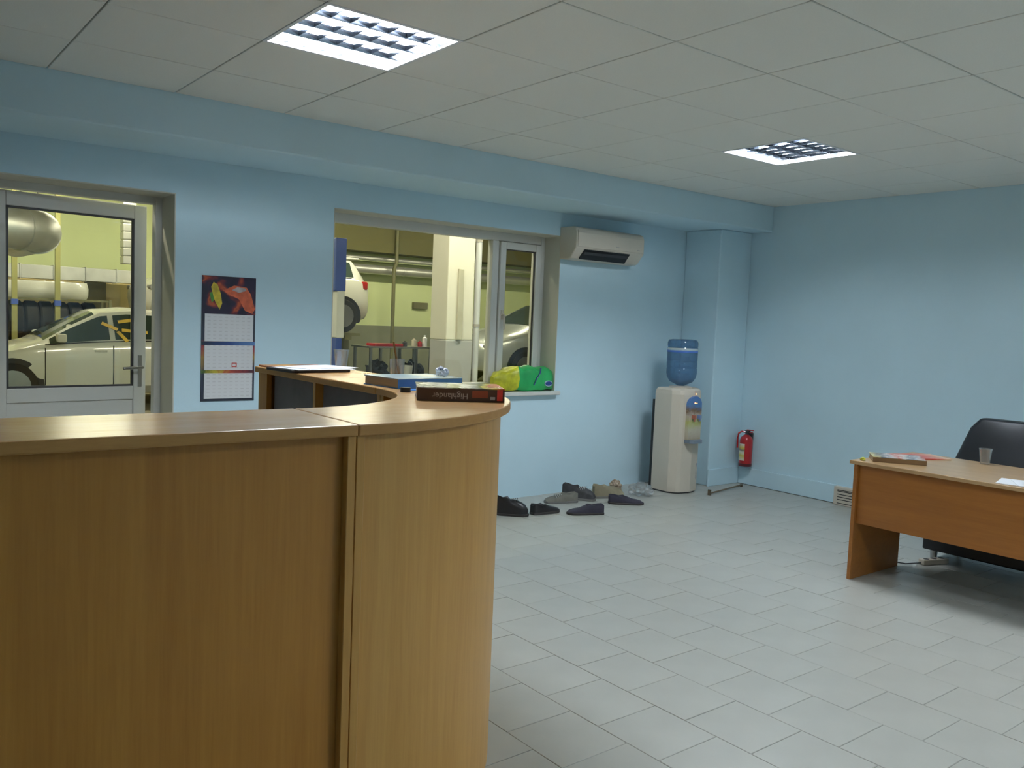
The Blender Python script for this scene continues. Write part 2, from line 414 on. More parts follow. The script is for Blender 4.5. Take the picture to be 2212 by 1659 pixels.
bd = MB()
for (a, b_, c, d) in ((gx0, gx1, gz0, gz0+0.012), (gx0, gx1, gz1-0.012, gz1), (gx0, gx0+0.012, gz0, gz1), (gx1-0.012, gx1, gz0, gz1)):
    bd.box(a, b_, t0+0.004, t0+0.020, c, d)
obj('glazing_gasket', bd, DGREY, leaf)

# ================================================================== WINDOW
win = struct('window_1', None, None, 'white framed inner window looking into the workshop')
wy0, wy1 = YB+0.195, YB+0.265
ln = MB().box(WX1-0.005, WX1+0.0005, YB-0.002, wy0, WZ0, WZ1); ln.box(WX0-0.0005, WX0+0.005, YB-0.002, wy0, WZ0, WZ1); ln.box(WX0+0.005, WX1-0.005, YB-0.002, wy0, WZ1-0.005, WZ1+0.0005)
obj('reveal_lining', ln, REVEAL, win)
f = MB()
f.box(WX0, WX0+0.06, wy0, wy1, WZ0, WZ1); f.box(WX1-0.045, WX1, wy0, wy1, WZ0, WZ1)
f.box(WX0+0.06, WX1-0.045, wy0, wy1, WZ1-0.072, WZ1); f.box(WX0+0.06, WX1-0.045, wy0, wy1, WZ0, WZ0+0.06)
f.box(1.525, 1.590, wy0, wy1, WZ0+0.06, WZ1-0.072)
obj('window_frame', f, WHITE_PVC, win, bevel=0.006)
obj('glass_pane', MB().box(WX0+0.06, 1.525, wy0+0.03, wy0+0.036, WZ0+0.06, WZ1-0.072), GLASS, win)
s = MB(); sx0, sx1, sz0, sz1 = 1.594, WX1-0.049, WZ0+0.064, WZ1-0.076; sw = 0.058
s.box(sx0, sx0+sw, wy0-0.018, wy1-0.02, sz0, sz1); s.box(sx1-sw, sx1, wy0-0.018, wy1-0.02, sz0, sz1)
s.box(sx0+sw, sx1-sw, wy0-0.018, wy1-0.02, sz1-sw, sz1); s.box(sx0+sw, sx1-sw, wy0-0.018, wy1-0.02, sz0, sz0+sw)
sash = obj('sash', s, WHITE_PVC, win, bevel=0.006)
obj('glass_pane', MB().box(sx0+sw, sx1-sw, wy0+0.012, wy0+0.018, sz0+sw, sz1-sw), GLASS, sash)
hd = MB().box(sx0+0.02, sx0+0.045, wy0-0.026, wy0-0.018, 1.44, 1.52); hd.tube([(sx0+0.032, wy0-0.02, 1.48), (sx0+0.032, wy0-0.05, 1.48), (sx0+0.032, wy0-0.055, 1.465), (sx0+0.032, wy0-0.055, 1.36)], 0.008, 8)
obj('window_handle', hd, WHITE_PL, sash, smooth=True)
g = MB()
for (a, b_, c, d) in ((sx0+sw, sx1-sw, sz0+sw, sz0+sw+0.008), (sx0+sw, sx1-sw, sz1-sw-0.008, sz1-sw), (sx0+sw, sx0+sw+0.008, sz0+sw, sz1-sw), (sx1-sw-0.008, sx1-sw, sz0+sw, sz1-sw)):
    g.box(a, b_, wy0-0.004, wy0+0.011, c, d)
obj('glazing_gasket', g, DGREY, sash)
obj('window_sill', MB().box(WX0-0.02, WX1+0.022, YB-0.055, wy0, WZ0-0.030, WZ0), WHITE_PVC, win, bevel=0.006)

# ================================================================== RECEPTION COUNTER
T = 1.175; TH = 0.027
CXc, CYc, RO, RI = -1.638, 0.382, 0.932, 0.561
XOUT, XIN = CXc+RO, CXc+RI
YEND = 1.532; XS = -2.83
cnt = thing('reception_counter', 'beech reception counter with a quarter-round corner in front of the window', 'counter', (0, 0, 0))
def arc(r, a0, a1, n=28): return [(CXc+r*math.cos(a0+(a1-a0)*k/n), CYc+r*math.sin(a0+(a1-a0)*k/n)) for k in range(n+1)]
# tops (three sections, seams between them)
obj('countertop', MB().box(XS-0.01, CXc-0.001, CYc-RO, CYc-RI, T-TH, T), BEECH_T, cnt, bevel=0.004)
obj('countertop', MB().prism(arc(RO, -PI/2, 0)+arc(RI, 0, -PI/2), T-TH, T), BEECH_T, cnt, bevel=0.004)
obj('countertop', MB().box(XIN, XOUT, CYc+0.001, YEND, T-TH, T), BEECH_T, cnt, bevel=0.004)
# front panels
FYp = CYc-RO+0.034
obj('front_panel', MB().box(XS+0.022, CXc-0.024, FYp, FYp+0.018, 0.0, T-TH), BEECH_V, cnt)
obj('curved_panel', MB().prism(arc(RO-0.030, -PI/2+0.026, -0.026)+arc(RO-0.042, -0.026, -PI/2+0.026), 0.0, T-TH), BEECH_C, cnt, smooth=True)
obj('side_panel', MB().box(XOUT-0.048, XOUT-0.030, CYc+0.024, YEND-0.024, 0, T-TH), BEECH_V, cnt)
# module sides whose edges show as posts
for x in (XS, CXc-0.0235):
    obj('upright', MB().box(x, x+0.022, CYc-RO+0.010, CYc-RI-0.04, 0, T-TH), BEECH_C, cnt, bevel=0.0015, segs=1)
obj('upright', MB().box(CXc+0.0015, CXc+0.0235, CYc-RO+0.012, CYc-RI-0.04, 0, T-TH), BEECH_C, cnt, bevel=0.0015, segs=1)
for y in (CYc-0.0235, CYc+0.0015, 0.921, YEND-0.024):
    obj('upright', MB().box(XIN+0.020, XOUT-(0.010 if y != 0.921 else 0.05), y, y+0.022, 0, T-TH), BEECH_C, cnt, bevel=0.0015, segs=1)
for (a, b_) in ((CYc+0.025, 0.918), (0.9460000000000001, 1.427)):
    obj('back_board', MB().box(XIN+0.055, XIN+0.067, a, b_, 0.0, T-TH), GREYBOARD, cnt)
obj('end_board', MB().box(XIN+0.018, XIN+0.040, 1.427, YEND-0.026, 0, T-TH), BEECH_V, cnt)

for o in cnt.children:
    if o.name.startswith('countertop'):
        o.data.materials.append(BEECH_E)
        for p in o.data.polygons:
            if p.normal.z < 0.9: p.material_index = 1
def lib_book(name, label, cat, loc, rz, w_, d_, h_, cover, pages, spine=None, lip=0.004, group=None):
    """thick book lying flat: page block, two cover boards and a spine (at the -y side)"""
    t = thing(name, label, cat, loc, rz, group)
    obj('page_block', MB().box(-w_/2+lip, w_/2-lip, -d_/2+0.003, d_/2-lip, 0.003, h_-0.003), pages, t)
    obj('cover', MB().box(-w_/2, w_/2, -d_/2, d_/2, h_-0.003, h_), cover, t)
    obj('cover', MB().box(-w_/2, w_/2, -d_/2, d_/2, 0, 0.003), spine or cover, t)
    obj('spine', MB().box(-w_/2, w_/2, -d_/2, -d_/2+0.003, 0.003, h_-0.003), spine or cover, t)
    return t
# brown catalogue box with upside-down lettering on its spine
BROWN = mat('brown_print', srgb(74, 48, 34), 0.35, var=0.15, scale=14)
GLOSSY = printed('glossy_cover', [(0.0, srgb(60, 60, 52)), (0.25, srgb(196, 200, 190)), (0.42, srgb(120, 130, 70)), (0.55, srgb(222, 222, 214)), (0.7, srgb(96, 104, 96)), (0.82, srgb(206, 196, 90)), (1.0, srgb(214, 60, 50))], 'X', -0.15, 0.15, 0.3, 16, 0.18)
ang = math.atan2(-0.151, 0.264)
ex, ey = Vector((math.cos(ang), math.sin(ang), 0)), Vector((-math.sin(ang), math.cos(ang), 0))
p0 = Vector((-1.186, -0.077, T+0.0006))
hb = lib_book('catalogue', 'thick brown catalogue lying near the round counter edge, lettering upside down on its spine', 'catalogue', p0+ex*0.138+ey*0.105, ang, 0.276, 0.21, 0.042, GLOSSY, PAGES, BROWN)
REDP = mat('red_print', srgb(214, 60, 44), 0.4, var=0.05); ORNP = mat('rust_print', srgb(140, 62, 34), 0.4, var=0.2); GREYP = mat('grey_print', srgb(176, 170, 166), 0.5); TXT = mat('lettering_grey', srgb(186, 172, 160), 0.5)
obj('spine_patch', MB().box(0.114, 0.132, -0.1056, -0.105, 0.004, 0.039), REDP, hb, label='red patch at the end of the spine')
obj('spine_patch', MB().box(0.035, 0.085, -0.1056, -0.105, 0.012, 0.034), ORNP, hb, label='rust coloured patch on the spine')
obj('spine_patch', MB().box(0.092, 0.108, -0.1056, -0.105, 0.006, 0.016), GREYP, hb, label='small pale patch on the spine')
text('lettering', 'Highlander', 0.026, TXT, hb, Matrix.Translation((-0.035, -0.1054, 0.017)) @ Matrix.Rotation(PI/2, 4, 'X') @ Matrix.Rotation(PI, 4, 'Z'), 'upside-down grey lettering')
# blue book
PALEB = printed('pale_blue_cover', [(0.0, srgb(176, 190, 196)), (0.5, srgb(150, 176, 190)), (0.75, srgb(196, 204, 190)), (1.0, srgb(120, 160, 196))], 'X', -0.16, 0.16, 0.2, 9, 0.2)
BLUESP = mat('blue_spine', srgb(62, 122, 190), 0.35, var=0.08)
bb = lib_book('album', 'large pale blue album lying on the counter bend with a crumpled wrapper on it', 'book', (-0.899, 0.413, T+0.0006), math.radians(5), 0.297, 0.22, 0.036, PALEB, PAGES, BLUESP)
obj('blue_leaflet', MB().box(-0.12, -0.02, -0.155, -0.122, 0.0, 0.0012), BLUESP, bb) if False else None
lf_ = tag(obj('leaflet', MB().box(-0.045, 0.045, -0.03, 0.03, 0, 0.0015), BLUESP), 'small blue leaflet lying in front of the pale blue album', 'leaflet'); lf_.location = (-0.985, 0.241, T+0.0006); lf_.rotation_euler = (0, 0, -0.3)
sb = tag(obj('tape_roll', MB().lathe([(0.008, 0), (0.018, 0), (0.018, 0.016), (0.008, 0.016)], 20), BLACK_PL, smooth=True), 'small black roll beside the brown catalogue', 'tape'); sb.location = (-1.072, 0.182, T+0.0006)
# glass with a stirring stick
gl = thing('drinking_glass', 'clear glass with a brown stick standing behind the pale blue album', 'glass', (-0.814, 0.679, T+0.0006))
obj('glass_body', MB().lathe([(0.024, 0), (0.026, 0.002), (0.031, 0.085), (0.0295, 0.085), (0.0245, 0.006), (0.001, 0.005)], 20), CUPM, gl, smooth=True)
obj('stick', MB().tube([(0.012, 0.0, 0.008), (-0.020, 0.0, 0.155)], 0.004, 8), mat('brown_stick', srgb(120, 88, 40), 0.6), gl, smooth=True)
# crumpled film
def crumple(name, label, cat, loc, r, m, seed, sz=0.7, group=None):
    random.seed(seed); me = bpy.data.meshes.new(name); bm = bmesh.new(); bmesh.ops.create_icosphere(bm, subdivisions=3, radius=1.0)
    for v in bm.verts:
        k = random.uniform(0.62, 1.08); v.co = Vector((v.co.x*r*k, v.co.y*r*k, max(v.co.z, -0.55)*r*k*sz))
    lo = min(v.co.z for v in bm.verts)
    for v in bm.verts: v.co.z -= lo
    bm.to_mesh(me); bm.free(); me.materials.append(m)
    o = bpy.data.objects.new(name, me); COL.objects.link(o); o.location = loc; return tag(o, label, cat, group)
WRAP = printed('wrapper_print', [(0, srgb(230, 230, 236)), (0.45, srgb(210, 214, 224)), (0.55, srgb(60, 70, 110)), (0.7, srgb(226, 228, 234)), (1, srgb(90, 110, 160))], 'Z', 0, 0.05, 0.5, 60, 0.25)
crumple('crumpled_wrapper', 'crumpled white and blue wrapper on the pale blue album', 'wrapper', (-0.78, 0.401, T+0.0372), 0.028, WRAP, 3, 0.9)
ky = thing('key_fob', 'small black key fob with steel ring behind the brown catalogue', 'key', (-0.798, 0.209, T+0.0006), 0.4)
obj('fob', MB().box(-0.03, 0.03, -0.016, 0.016, 0, 0.016), BLACK_PL, ky, bevel=0.005)
obj('ring', MB().tube([(0.042+0.014*math.cos(a*PI/8), 0.014*math.sin(a*PI/8), 0.004) for a in range(17)], 0.0016, 6), STEEL, ky, smooth=True)
# papers, magazine and cup at the far end of the counter
ORANGE = printed('orange_cover', [(0, srgb(150, 84, 24)), (0.4, srgb(216, 150, 40)), (0.7, srgb(120, 62, 30)), (1, srgb(196, 90, 60))], 'X', -0.15, 0.15, 0.3, 14, 0.3)
o = tag(obj('magazine', MB().box(-0.148, 0.148, -0.105, 0.105, 0, 0.007), ORANGE, bevel=0.001, segs=1), 'orange and brown magazine at the end of the counter under white sheets', 'magazine'); o.location = (-0.908, 1.423, T+0.0006); o.rotation_euler = (0, 0, 0.05)
o = tag(obj('folder', MB().box(-0.15, 0.15, -0.105, 0.105, 0, 0.012), mat('black_folder', srgb(52, 46, 42), 0.5), bevel=0.002, segs=1), 'flat black folder under the white sheets on the counter', 'folder'); o.location = (-0.958, 1.204, T+0.0006); o.rotation_euler = (0, 0, 0.12)
for k, (x, y, r, lab) in enumerate([(-0.944, 1.181, 0.16, 'white paper sheet lying on the black folder, lower of two'), (-0.899, 1.231, 0.32, 'white paper sheet lying on the black folder, upper of two')]):
    o = tag(obj('paper_sheet', MB().box(-0.1485, 0.1485, -0.105, 0.105, 0, 0.0016), PAPER), lab, 'paper', 'white sheets on the counter'); o.location = (x, y, T+0.0132+0.0018*k); o.rotation_euler = (0, 0, r)
def cup(label, loc, r=0.036, h=0.092, group=None):
    t = thing('plastic_cup', label, 'cup', loc, 0, group)
    obj('cup_body', MB().lathe([(r*0.68, 0), (r*0.72, 0.003), (r*0.98, h-0.004), (r*0.95, h-0.004), (r*0.69, 0.004), (0.001, 0.003)], 24), CUPM, t, smooth=True)
    obj('cup_rim', MB().lathe([(r*0.95, h-0.004), (r*1.03, h-0.004), (r*1.03, h), (r*0.95, h), (r*0.95, h-0.004)], 24), CUPM, t, smooth=True)
    return t
cup('clear plastic cup standing beside white sheets on the counter', (-0.746, 1.308, T+0.0006))

# ================================================================== CALENDAR
cal = thing('wall_calendar', 'three-month wall calendar with a colourful picture, hung between door and window', 'calendar', (-0.672, YB, 0.0))
hw = 0.17; cz0, cz1 = 0.856, 1.638
DARKP = printed('calendar_margin', [(0, srgb(40, 44, 58)), (0.35, srgb(52, 58, 76)), (0.5, srgb(150, 120, 60)), (0.6, srgb(150, 60, 70)), (0.72, srgb(46, 52, 66)), (1, srgb(36, 40, 52))], 'Z', 0.856, 1.40, 0.15, 7, 0.35)
obj('backing_board', MB().box(-hw, hw, -0.006, -0.001, cz0, cz1), DARKP, cal)
# picture made of abstract colour patches
m, nt, b = newmat('calendar_picture')
tc = nt.nodes.new('ShaderNodeTexCoord'); n = nt.nodes.new('ShaderNodeTexNoise'); n.inputs['Scale'].default_value = 7; n.inputs['Detail'].default_value = 2; n.inputs['Distortion'].default_value = 0.5
nt.links.new(tc.outputs['Object'], n.inputs['Vector'])
r = nt.nodes.new('ShaderNodeValToRGB'); el = r.color_ramp.elements
el[0].position = 0.36; el[0].color = srgb(22, 18, 34); el[1].position = 0.82; el[1].color = srgb(190, 176, 172)
for p, c in ((0.50, srgb(40, 26, 52)), (0.56, srgb(120, 40, 40)), (0.60, srgb(180, 84, 44)), (0.64, srgb(92, 34, 44)), (0.70, srgb(66, 56, 120))):
    e = el.new(p); e.color = c
nt.links.new(n.outputs['Fac'], r.inputs['Fac']); nt.links.new(r.outputs['Color'], b.inputs['Base Color']); b.inputs['Roughness'].default_value = 0.3
pic = obj('picture', MB().box(-hw, hw, -0.009, -0.006, 1.405, cz1), m, cal, label='dark picture with red, orange and purple shapes')
yel = mat('yellow_ink', srgb(196, 172, 44), 0.4, var=0.3, scale=30); grn = mat('green_ink', srgb(70, 130, 50), 0.4, var=0.3, scale=30)
obj('print_patch', MB().extr([(-0.115, 1.57), (-0.10, 1.60), (-0.075, 1.585), (-0.055, 1.53), (-0.045, 1.47), (-0.06, 1.43), (-0.085, 1.47), (-0.105, 1.52)], -0.0094, -0.009, 'xz'), yel, pic)
obj('print_patch', MB().extr([(-0.125, 1.53), (-0.108, 1.54), (-0.095, 1.49), (-0.11, 1.47)], -0.0098, -0.0094, 'xz'), grn, pic)
obj('print_patch', MB().extr([(-0.04, 1.55), (0.03, 1.585), (0.11, 1.575), (0.14, 1.53), (0.165, 1.44), (0.15, 1.41), (0.10, 1.43), (0.06, 1.50), (0.0, 1.525)], -0.0092, -0.009, 'xz'), mat('orange_ink', srgb(196, 92, 56), 0.4, var=0.35, scale=26), pic)
obj('print_patch', MB().extr([(0.015, 1.555), (0.05, 1.575), (0.10, 1.57), (0.11, 1.555), (0.06, 1.54)], -0.0096, -0.0092, 'xz'), mat('grey_ink', srgb(170, 160, 160), 0.4, var=0.2, scale=30), pic)
# month pads with rows of faint figures
m, nt, b = newmat('month_pad_print')
tc = nt.nodes.new('ShaderNodeTexCoord'); br = nt.nodes.new('ShaderNodeTexBrick')
mp = nt.nodes.new('ShaderNodeMapping'); mp.inputs['Rotation'].default_value = (PI/2, 0, 0)
nt.links.new(tc.outputs['Object'], mp.inputs['Vector']); nt.links.new(mp.outputs['Vector'], br.inputs['Vector'])
br.offset = 0.0; br.inputs['Scale'].default_value = 1.0; br.inputs['Brick Width'].default_value = 0.036; br.inputs['Row Height'].default_value = 0.0225; br.inputs['Mortar Size'].default_value = 0.0085
br.inputs['Color1'].default_value = srgb(206, 204, 206); br.inputs['Color2'].default_value = srgb(212, 210, 212); br.inputs['Mortar'].default_value = srgb(222, 222, 224)
nt.links.new(br.outputs['Color'], b.inputs['Base Color']); b.inputs['Roughness'].default_value = 0.6
MONTH = m
for k, (z0, z1) in enumerate(((1.232, 1.402), (1.052, 1.208), (0.872, 1.032))):
    pad = obj('month_pad', MB().box(-hw+0.018, hw-0.014, -0.012, -0.006, z0, z1), MONTH, cal)
    if k == 1:
        mk = MB(); x0, x1, a, c = 0.02, 0.052, z0+0.018, z0+0.046
        mk.box(x0, x1, -0.0135, -0.012, a, a+0.005); mk.box(x0, x1, -0.0135, -0.012, c-0.005, c); mk.box(x0, x0+0.005, -0.0135, -0.012, a, c); mk.box(x1-0.005, x1, -0.0135, -0.012, a, c)
        obj('date_marker', mk, REDP, pad, label='red date marker frame')
obj('colour_strip', MB().box(-hw, hw, -0.008, -0.006, 1.208, 1.230), printed('blue_strip', [(0, srgb(36, 40, 52)), (0.5, srgb(50, 74, 130)), (1, srgb(96, 136, 190))], 'X', -0.17, 0.17, 0.1, 20), cal)
obj('colour_strip', MB().box(-hw, hw, -0.008, -0.006, 1.032, 1.050), printed('fruit_strip', [(0, srgb(60, 90, 40)), (0.25, srgb(196, 176, 60)), (0.5, srgb(170, 70, 50)), (0.8, srgb(120, 40, 50)), (1, srgb(60, 40, 50))], 'X', -0.17, 0.17, 0.2, 40), cal)

# ================================================================== AIR CONDITIONER
ac = thing('air_conditioner', 'white wall-mounted split air conditioner between window and column', 'air conditioner', (2.452, YB, 0))
prof = [(0, 2.215), (-0.155, 2.215), (-0.19, 2.201), (-0.205, 2.165), (-0.205, 2.045), (-0.135, 1.962), (-0.11, 1.955), (0, 1.955)]
obj('body', MB().extr(prof, -0.392, 0.392, 'yz'), WHITE_PL, ac, bevel=0.008)
obj('front_panel', MB().extr([(-0.203, 2.19), (-0.212, 2.165), (-0.212, 2.055), (-0.203, 2.048)], -0.38, 0.38, 'yz'), WHITE_PL, ac, bevel=0.003)
obj('air_outlet', MB().extr([(-0.200, 2.030), (-0.2045, 2.034), (-0.1405, 1.958), (-0.136, 1.966)], -0.30, 0.225, 'yz'), BLACK_PL, ac, label='dark air outlet slot')
obj('louvre_flap', MB().extr([(-0.186, 2.010), (-0.196, 2.016), (-0.178, 1.994), (-0.172, 1.996)], -0.29, 0.215, 'yz'), DGREY, ac)
obj('badge', MB().box(0.05, 0.085, -0.2135, -0.212, 2.075, 2.083), GREYP, ac)
obj('indicator', MB().box(0.30, 0.33, -0.2135, -0.212, 2.07, 2.076), GREYP, ac)

# ================================================================== WATER COOLER + BOTTLE
wc = thing('water_cooler', 'white floor-standing water cooler with a picture panel, beside the corner column', 'water cooler', (3.195, 2.60, 0))
def foot(w_, d0, d1, c=0.07, bulge=0.035):
    return [(-w_/2, d1), (-w_/2, d0+c), (-w_/2+c*0.55, d0+c*0.12), (-w_/2+c, d0-0.01), (0, d0-bulge), (w_/2-c, d0-0.01), (w_/2-c*0.55, d0+c*0.12), (w_/2, d0+c), (w_/2, d1)]
rings = []
for z, wv, dd in ((0.012, 0.345, 0), (0.05, 0.35, 0), (0.86, 0.35, 0), (0.895, 0.34, 0.006), (0.912, 0.315, 0.02)):
    rings.append([(x, y+dd*(1 if y < 0 else -1), z) for x, y in foot(wv, -0.115, 0.145)])
obj('body', MB().loft(rings), WHITE_PL, wc, bevel=0.004)
obj('base', MB().prism(foot(0.335, -0.10, 0.14), 0.0, 0.012), DGREY, wc)
obj('condenser', MB().box(-0.17, 0.165, 0.147, 0.175, 0.03, 0.80), BLACK_PL, wc, label='black condenser grille at the back')
ap = [(-0.082, 0.465)]+[(0.082*math.cos(PI-a*PI/12), 0.775+0.075*math.sin(a*PI/12)) for a in range(13)]+[(0.082, 0.465)]
WPIC = printed('cooler_picture', [(0, srgb(176, 160, 136)), (0.25, srgb(196, 188, 168)), (0.42, srgb(186, 186, 110)), (0.55, srgb(190, 176, 160)), (0.68, srgb(120, 96, 72)), (0.8, srgb(86, 126, 176)), (1.0, srgb(76, 116, 176))], 'Z', 0.46, 0.85, 0.10, 22, 0.3)
obj('picture_panel', MB().extr(ap, -0.166, -0.120, 'xz'), WPIC, wc, label='arched panel with a blue and yellowish picture')
tr = MB().prism([(-0.085, -0.12), (-0.085, -0.19), (-0.05, -0.215), (0.05, -0.215), (0.085, -0.19), (0.085, -0.12)], 0.445, 0.475)
obj('drip_tray', tr, mat('tray_grey_blue', srgb(120, 132, 146), 0.4), wc, bevel=0.004)
for x, c in ((-0.035, 'red'), (0.035, 'blue')):
    tp = MB().box(x-0.012, x+0.012, -0.20, -0.164, 0.655, 0.69); tp.tube([(x, -0.19, 0.66), (x, -0.19, 0.635)], 0.008, 8)
    obj('tap', tp, mat('tap_%s' % c, srgb(180, 110, 90) if c == 'red' else srgb(120, 140, 180), 0.4), wc, bevel=0.002, segs=1)
LED = emit('orange_led', (1.0, 0.32, 0.08, 1), 6.0)
for x, z in ((-0.012, 0.792), (0.012, 0.79), (0.02, 0.868)):
    obj('indicator_lamp', MB().lathe([(0.004, 0), (0.004, 0.004)], 10).rot(PI/2, 'X').move((x, -0.166 if z < 0.85 else -0.149, z)), LED, wc)
dec = MB().extr([(0.06, 0.10), (0.085, 0.09), (0.10, 0.13), (0.095, 0.20), (0.105, 0.25), (0.08, 0.27), (0.065, 0.22), (0.075, 0.17)], -0.128, -0.120, 'xz')
obj('decal', dec, mat('decal_grey', srgb(150, 152, 166), 0.5), wc)
obj('bottle_collar', MB().lathe([(0.10, 0.908), (0.10, 0.922), (0.07, 0.930), (0.045, 0.930)], 28, (-0.015, 0, 0)), WHITE_PL, wc, smooth=True)
wb = thing('water_bottle', 'blue plastic water bottle upside down on the water cooler', 'bottle', (3.180, 2.60, 0.9306))
BOT = clear('blue_bottle_plastic', (0.55, 0.70, 0.84, 1), 0.10, 0.08, milk=0.40, milkcol=srgb(92, 130, 166))
pf = [(0.03, 0), (0.036, 0.004), (0.10, 0.035), (0.125, 0.075), (0.1315, 0.11), (0.1315, 0.15), (0.127, 0.157), (0.1315, 0.164), (0.1315, 0.205), (0.127, 0.212), (0.1315, 0.219), (0.1315, 0.33), (0.127, 0.337), (0.1315, 0.344), (0.1315, 0.375), (0.120, 0.397), (0.09, 0.403), (0.01, 0.395)]
obj('bottle_body', MB().lathe(pf, 32), BOT, wb, smooth=True)
LABELM = printed('bottle_label', [(0, srgb(70, 110, 190)), (0.35, srgb(84, 124, 196)), (0.5, srgb(170, 188, 196)), (1, srgb(196, 206, 204))], 'Z', 0.292, 0.328, 0.12, 14, 0.5)
obj('bottle_label', MB().lathe([(0.1325, 0.290), (0.1328, 0.290), (0.1328, 0.328), (0.1325, 0.328)], 32), LABELM, wb, smooth=True, label='white and blue paper band')

# ================================================================== FIRE EXTINGUISHER
fe = thing('fire_extinguisher', 'small red fire extinguisher hung low on the wall beside the corner', 'fire extinguisher', (XR-0.075, 2.475, 0.185))
obj('cylinder', MB().lathe([(0.045, 0), (0.056, 0.008), (0.058, 0.02), (0.058, 0.235), (0.050, 0.262), (0.028, 0.282), (0.018, 0.288)], 28), RED, fe, smooth=True)
obj('foot_ring', MB().lathe([(0.057, -0.004), (0.0595, -0.004), (0.0595, 0.022), (0.057, 0.022)], 28), mat('dark_red_plastic', srgb(92, 24, 30), 0.5), fe, smooth=True)
lab = MB()
pts = [PI+math.radians(a) for a in range(-25, 66, 6)]
lab.strip([(0.0592*math.cos(a), 0.0592*math.sin(a)*-1, 0.05) for a in pts], [(0.0592*math.cos(a), 0.0592*math.sin(a)*-1, 0.205) for a in pts])
obj('instruction_label', lab, printed('extinguisher_label', [(0, srgb(220, 216, 200)), (0.3, srgb(210, 196, 90)), (0.5, srgb(226, 222, 206)), (0.62, srgb(120, 120, 110)), (0.75, srgb(214, 190, 80)), (1, srgb(226, 222, 210))], 'Z', 0.05, 0.205, 0.08, 30, 0.5), fe, solid=0.0008)
obj('valve', MB().tube([(0, 0, 0.286), (0, 0, 0.318)], 0.014, 10).box(-0.014, 0.014, -0.03, 0.016, 0.305, 0.325), DGREY, fe)
obj('lever', MB().box(-0.008, 0.008, -0.075, 0.0, 0.328, 0.336).box(-0.008, 0.008, -0.065, 0.0, 0.310, 0.316), RED, fe, bevel=0.002, segs=1)
obj('hose', MB().tube([(-0.01, 0.01, 0.312), (-0.03, 0.035, 0.315), (-0.045, 0.058, 0.295), (-0.045, 0.066, 0.25), (-0.04, 0.066, 0.16)], 0.008, 8), RED, fe, smooth=True)
obj('wall_bracket', MB().box(0.052, 0.0745, -0.02, 0.02, 0.10, 0.30), DGREY, fe)

# ================================================================== LOW CONVECTOR + STICK + POWER BLOCK
hv = thing('convector', 'low white box with black slots standing at the right wall behind the desk end', 'heater', (XR-0.02, 1.565, 0))
obj('case', MB().box(-0.055, -0.0005, -0.62, 0.0, 0.0, 0.155), WHITE_PL, hv, bevel=0.005)
for z in (0.128, 0.118, 0.092, 0.070, 0.048, 0.018):
    obj('slot', MB().box(-0.0562, -0.054, -0.58, -0.035, z-0.0032, z+0.0032), BLACK_PL, hv)
st = thing('floor_pipe', 'thin brown pipe lying on the floor at the foot of the column', 'pipe', (3.30, 2.315, 0), math.atan2(0.12, 0.60))
obj('rod', MB().tube([(0.0, 0, 0.016), (0.62, 0, 0.016)], 0.007, 8), mat('pipe_brown', srgb(110, 92, 66), 0.5), st, smooth=True)
obj('end_foot', MB().box(-0.012, 0.004, -0.014, 0.014, 0.0, 0.05), mat('pipe_foot', srgb(96, 84, 66), 0.5), st, bevel=0.002, segs=1)
obj('end_foot', MB().box(0.608, 0.62, -0.012, 0.012, 0.0, 0.024), mat('pipe_foot_b', srgb(96, 84, 66), 0.5), st, bevel=0.002, segs=1)

# ================================================================== DESK
dk = thing('desk', 'beech office desk with a deep front panel facing the counter', 'desk', (2.035, 0.315, 0))
DT = 0.705; DL = 1.50; DD = 0.74
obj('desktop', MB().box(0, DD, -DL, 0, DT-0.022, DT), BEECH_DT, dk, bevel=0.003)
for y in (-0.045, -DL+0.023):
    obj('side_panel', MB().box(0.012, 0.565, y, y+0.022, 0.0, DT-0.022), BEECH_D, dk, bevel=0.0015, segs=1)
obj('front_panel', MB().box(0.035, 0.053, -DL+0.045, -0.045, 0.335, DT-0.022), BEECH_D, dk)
# things on the desk
CATC = printed('motoring_cover', [(0, srgb(226, 214, 150)), (0.2, srgb(60, 66, 84)), (0.38, srgb(206, 200, 196)), (0.5, srgb(190, 76, 56)), (0.62, srgb(224, 220, 214)), (0.75, srgb(92, 100, 110)), (0.88, srgb(206, 206, 206)), (1, srgb(170, 80, 60))], 'X', -0.15, 0.15, 0.25, 24, 0.3)
dcat = lib_book('catalogue', 'thick catalogue with a colourful cover at the corner of the desk', 'catalogue', (2.262, 0.150, DT+0.0006), math.atan2(-0.228, 0.166), 0.285, 0.20, 0.03, CATC, PAGES, mat('brown_page_edge', srgb(120, 92, 58), 0.7, var=0.1))
o = tag(obj('magazine', MB().box(-0.14, 0.14, -0.10, 0.10, 0, 0.006), printed('red_cover', [(0, srgb(206, 110, 80)), (0.5, srgb(196, 70, 56)), (1, srgb(226, 190, 160))], 'X', -0.14, 0.14, 0.3, 14), bevel=0.001, segs=1), 'red magazine lying flat on the desk behind the thick catalogue', 'magazine'); o.location = (2.58, 0.17, DT+0.0006); o.rotation_euler = (0, 0, -0.5)
cup('clear plastic cup standing on the desk in front of the black armchair', (2.70, -0.155, DT+0.0006))
for k, (x, y, r, lab) in enumerate([(2.19, -0.60, 0.25, 'pale paper sheet on the desk, lower of two'), (2.23, -0.66, 0.55, 'pale paper sheet on the desk, upper of two')]):
    o = tag(obj('paper_sheet', MB().box(-0.105, 0.105, -0.1485, 0.1485, 0, 0.0016), PAPER), lab, 'paper', 'sheets on the desk'); o.location = (x, y, DT+0.0006+0.0018*k); o.rotation_euler = (0, 0, r)
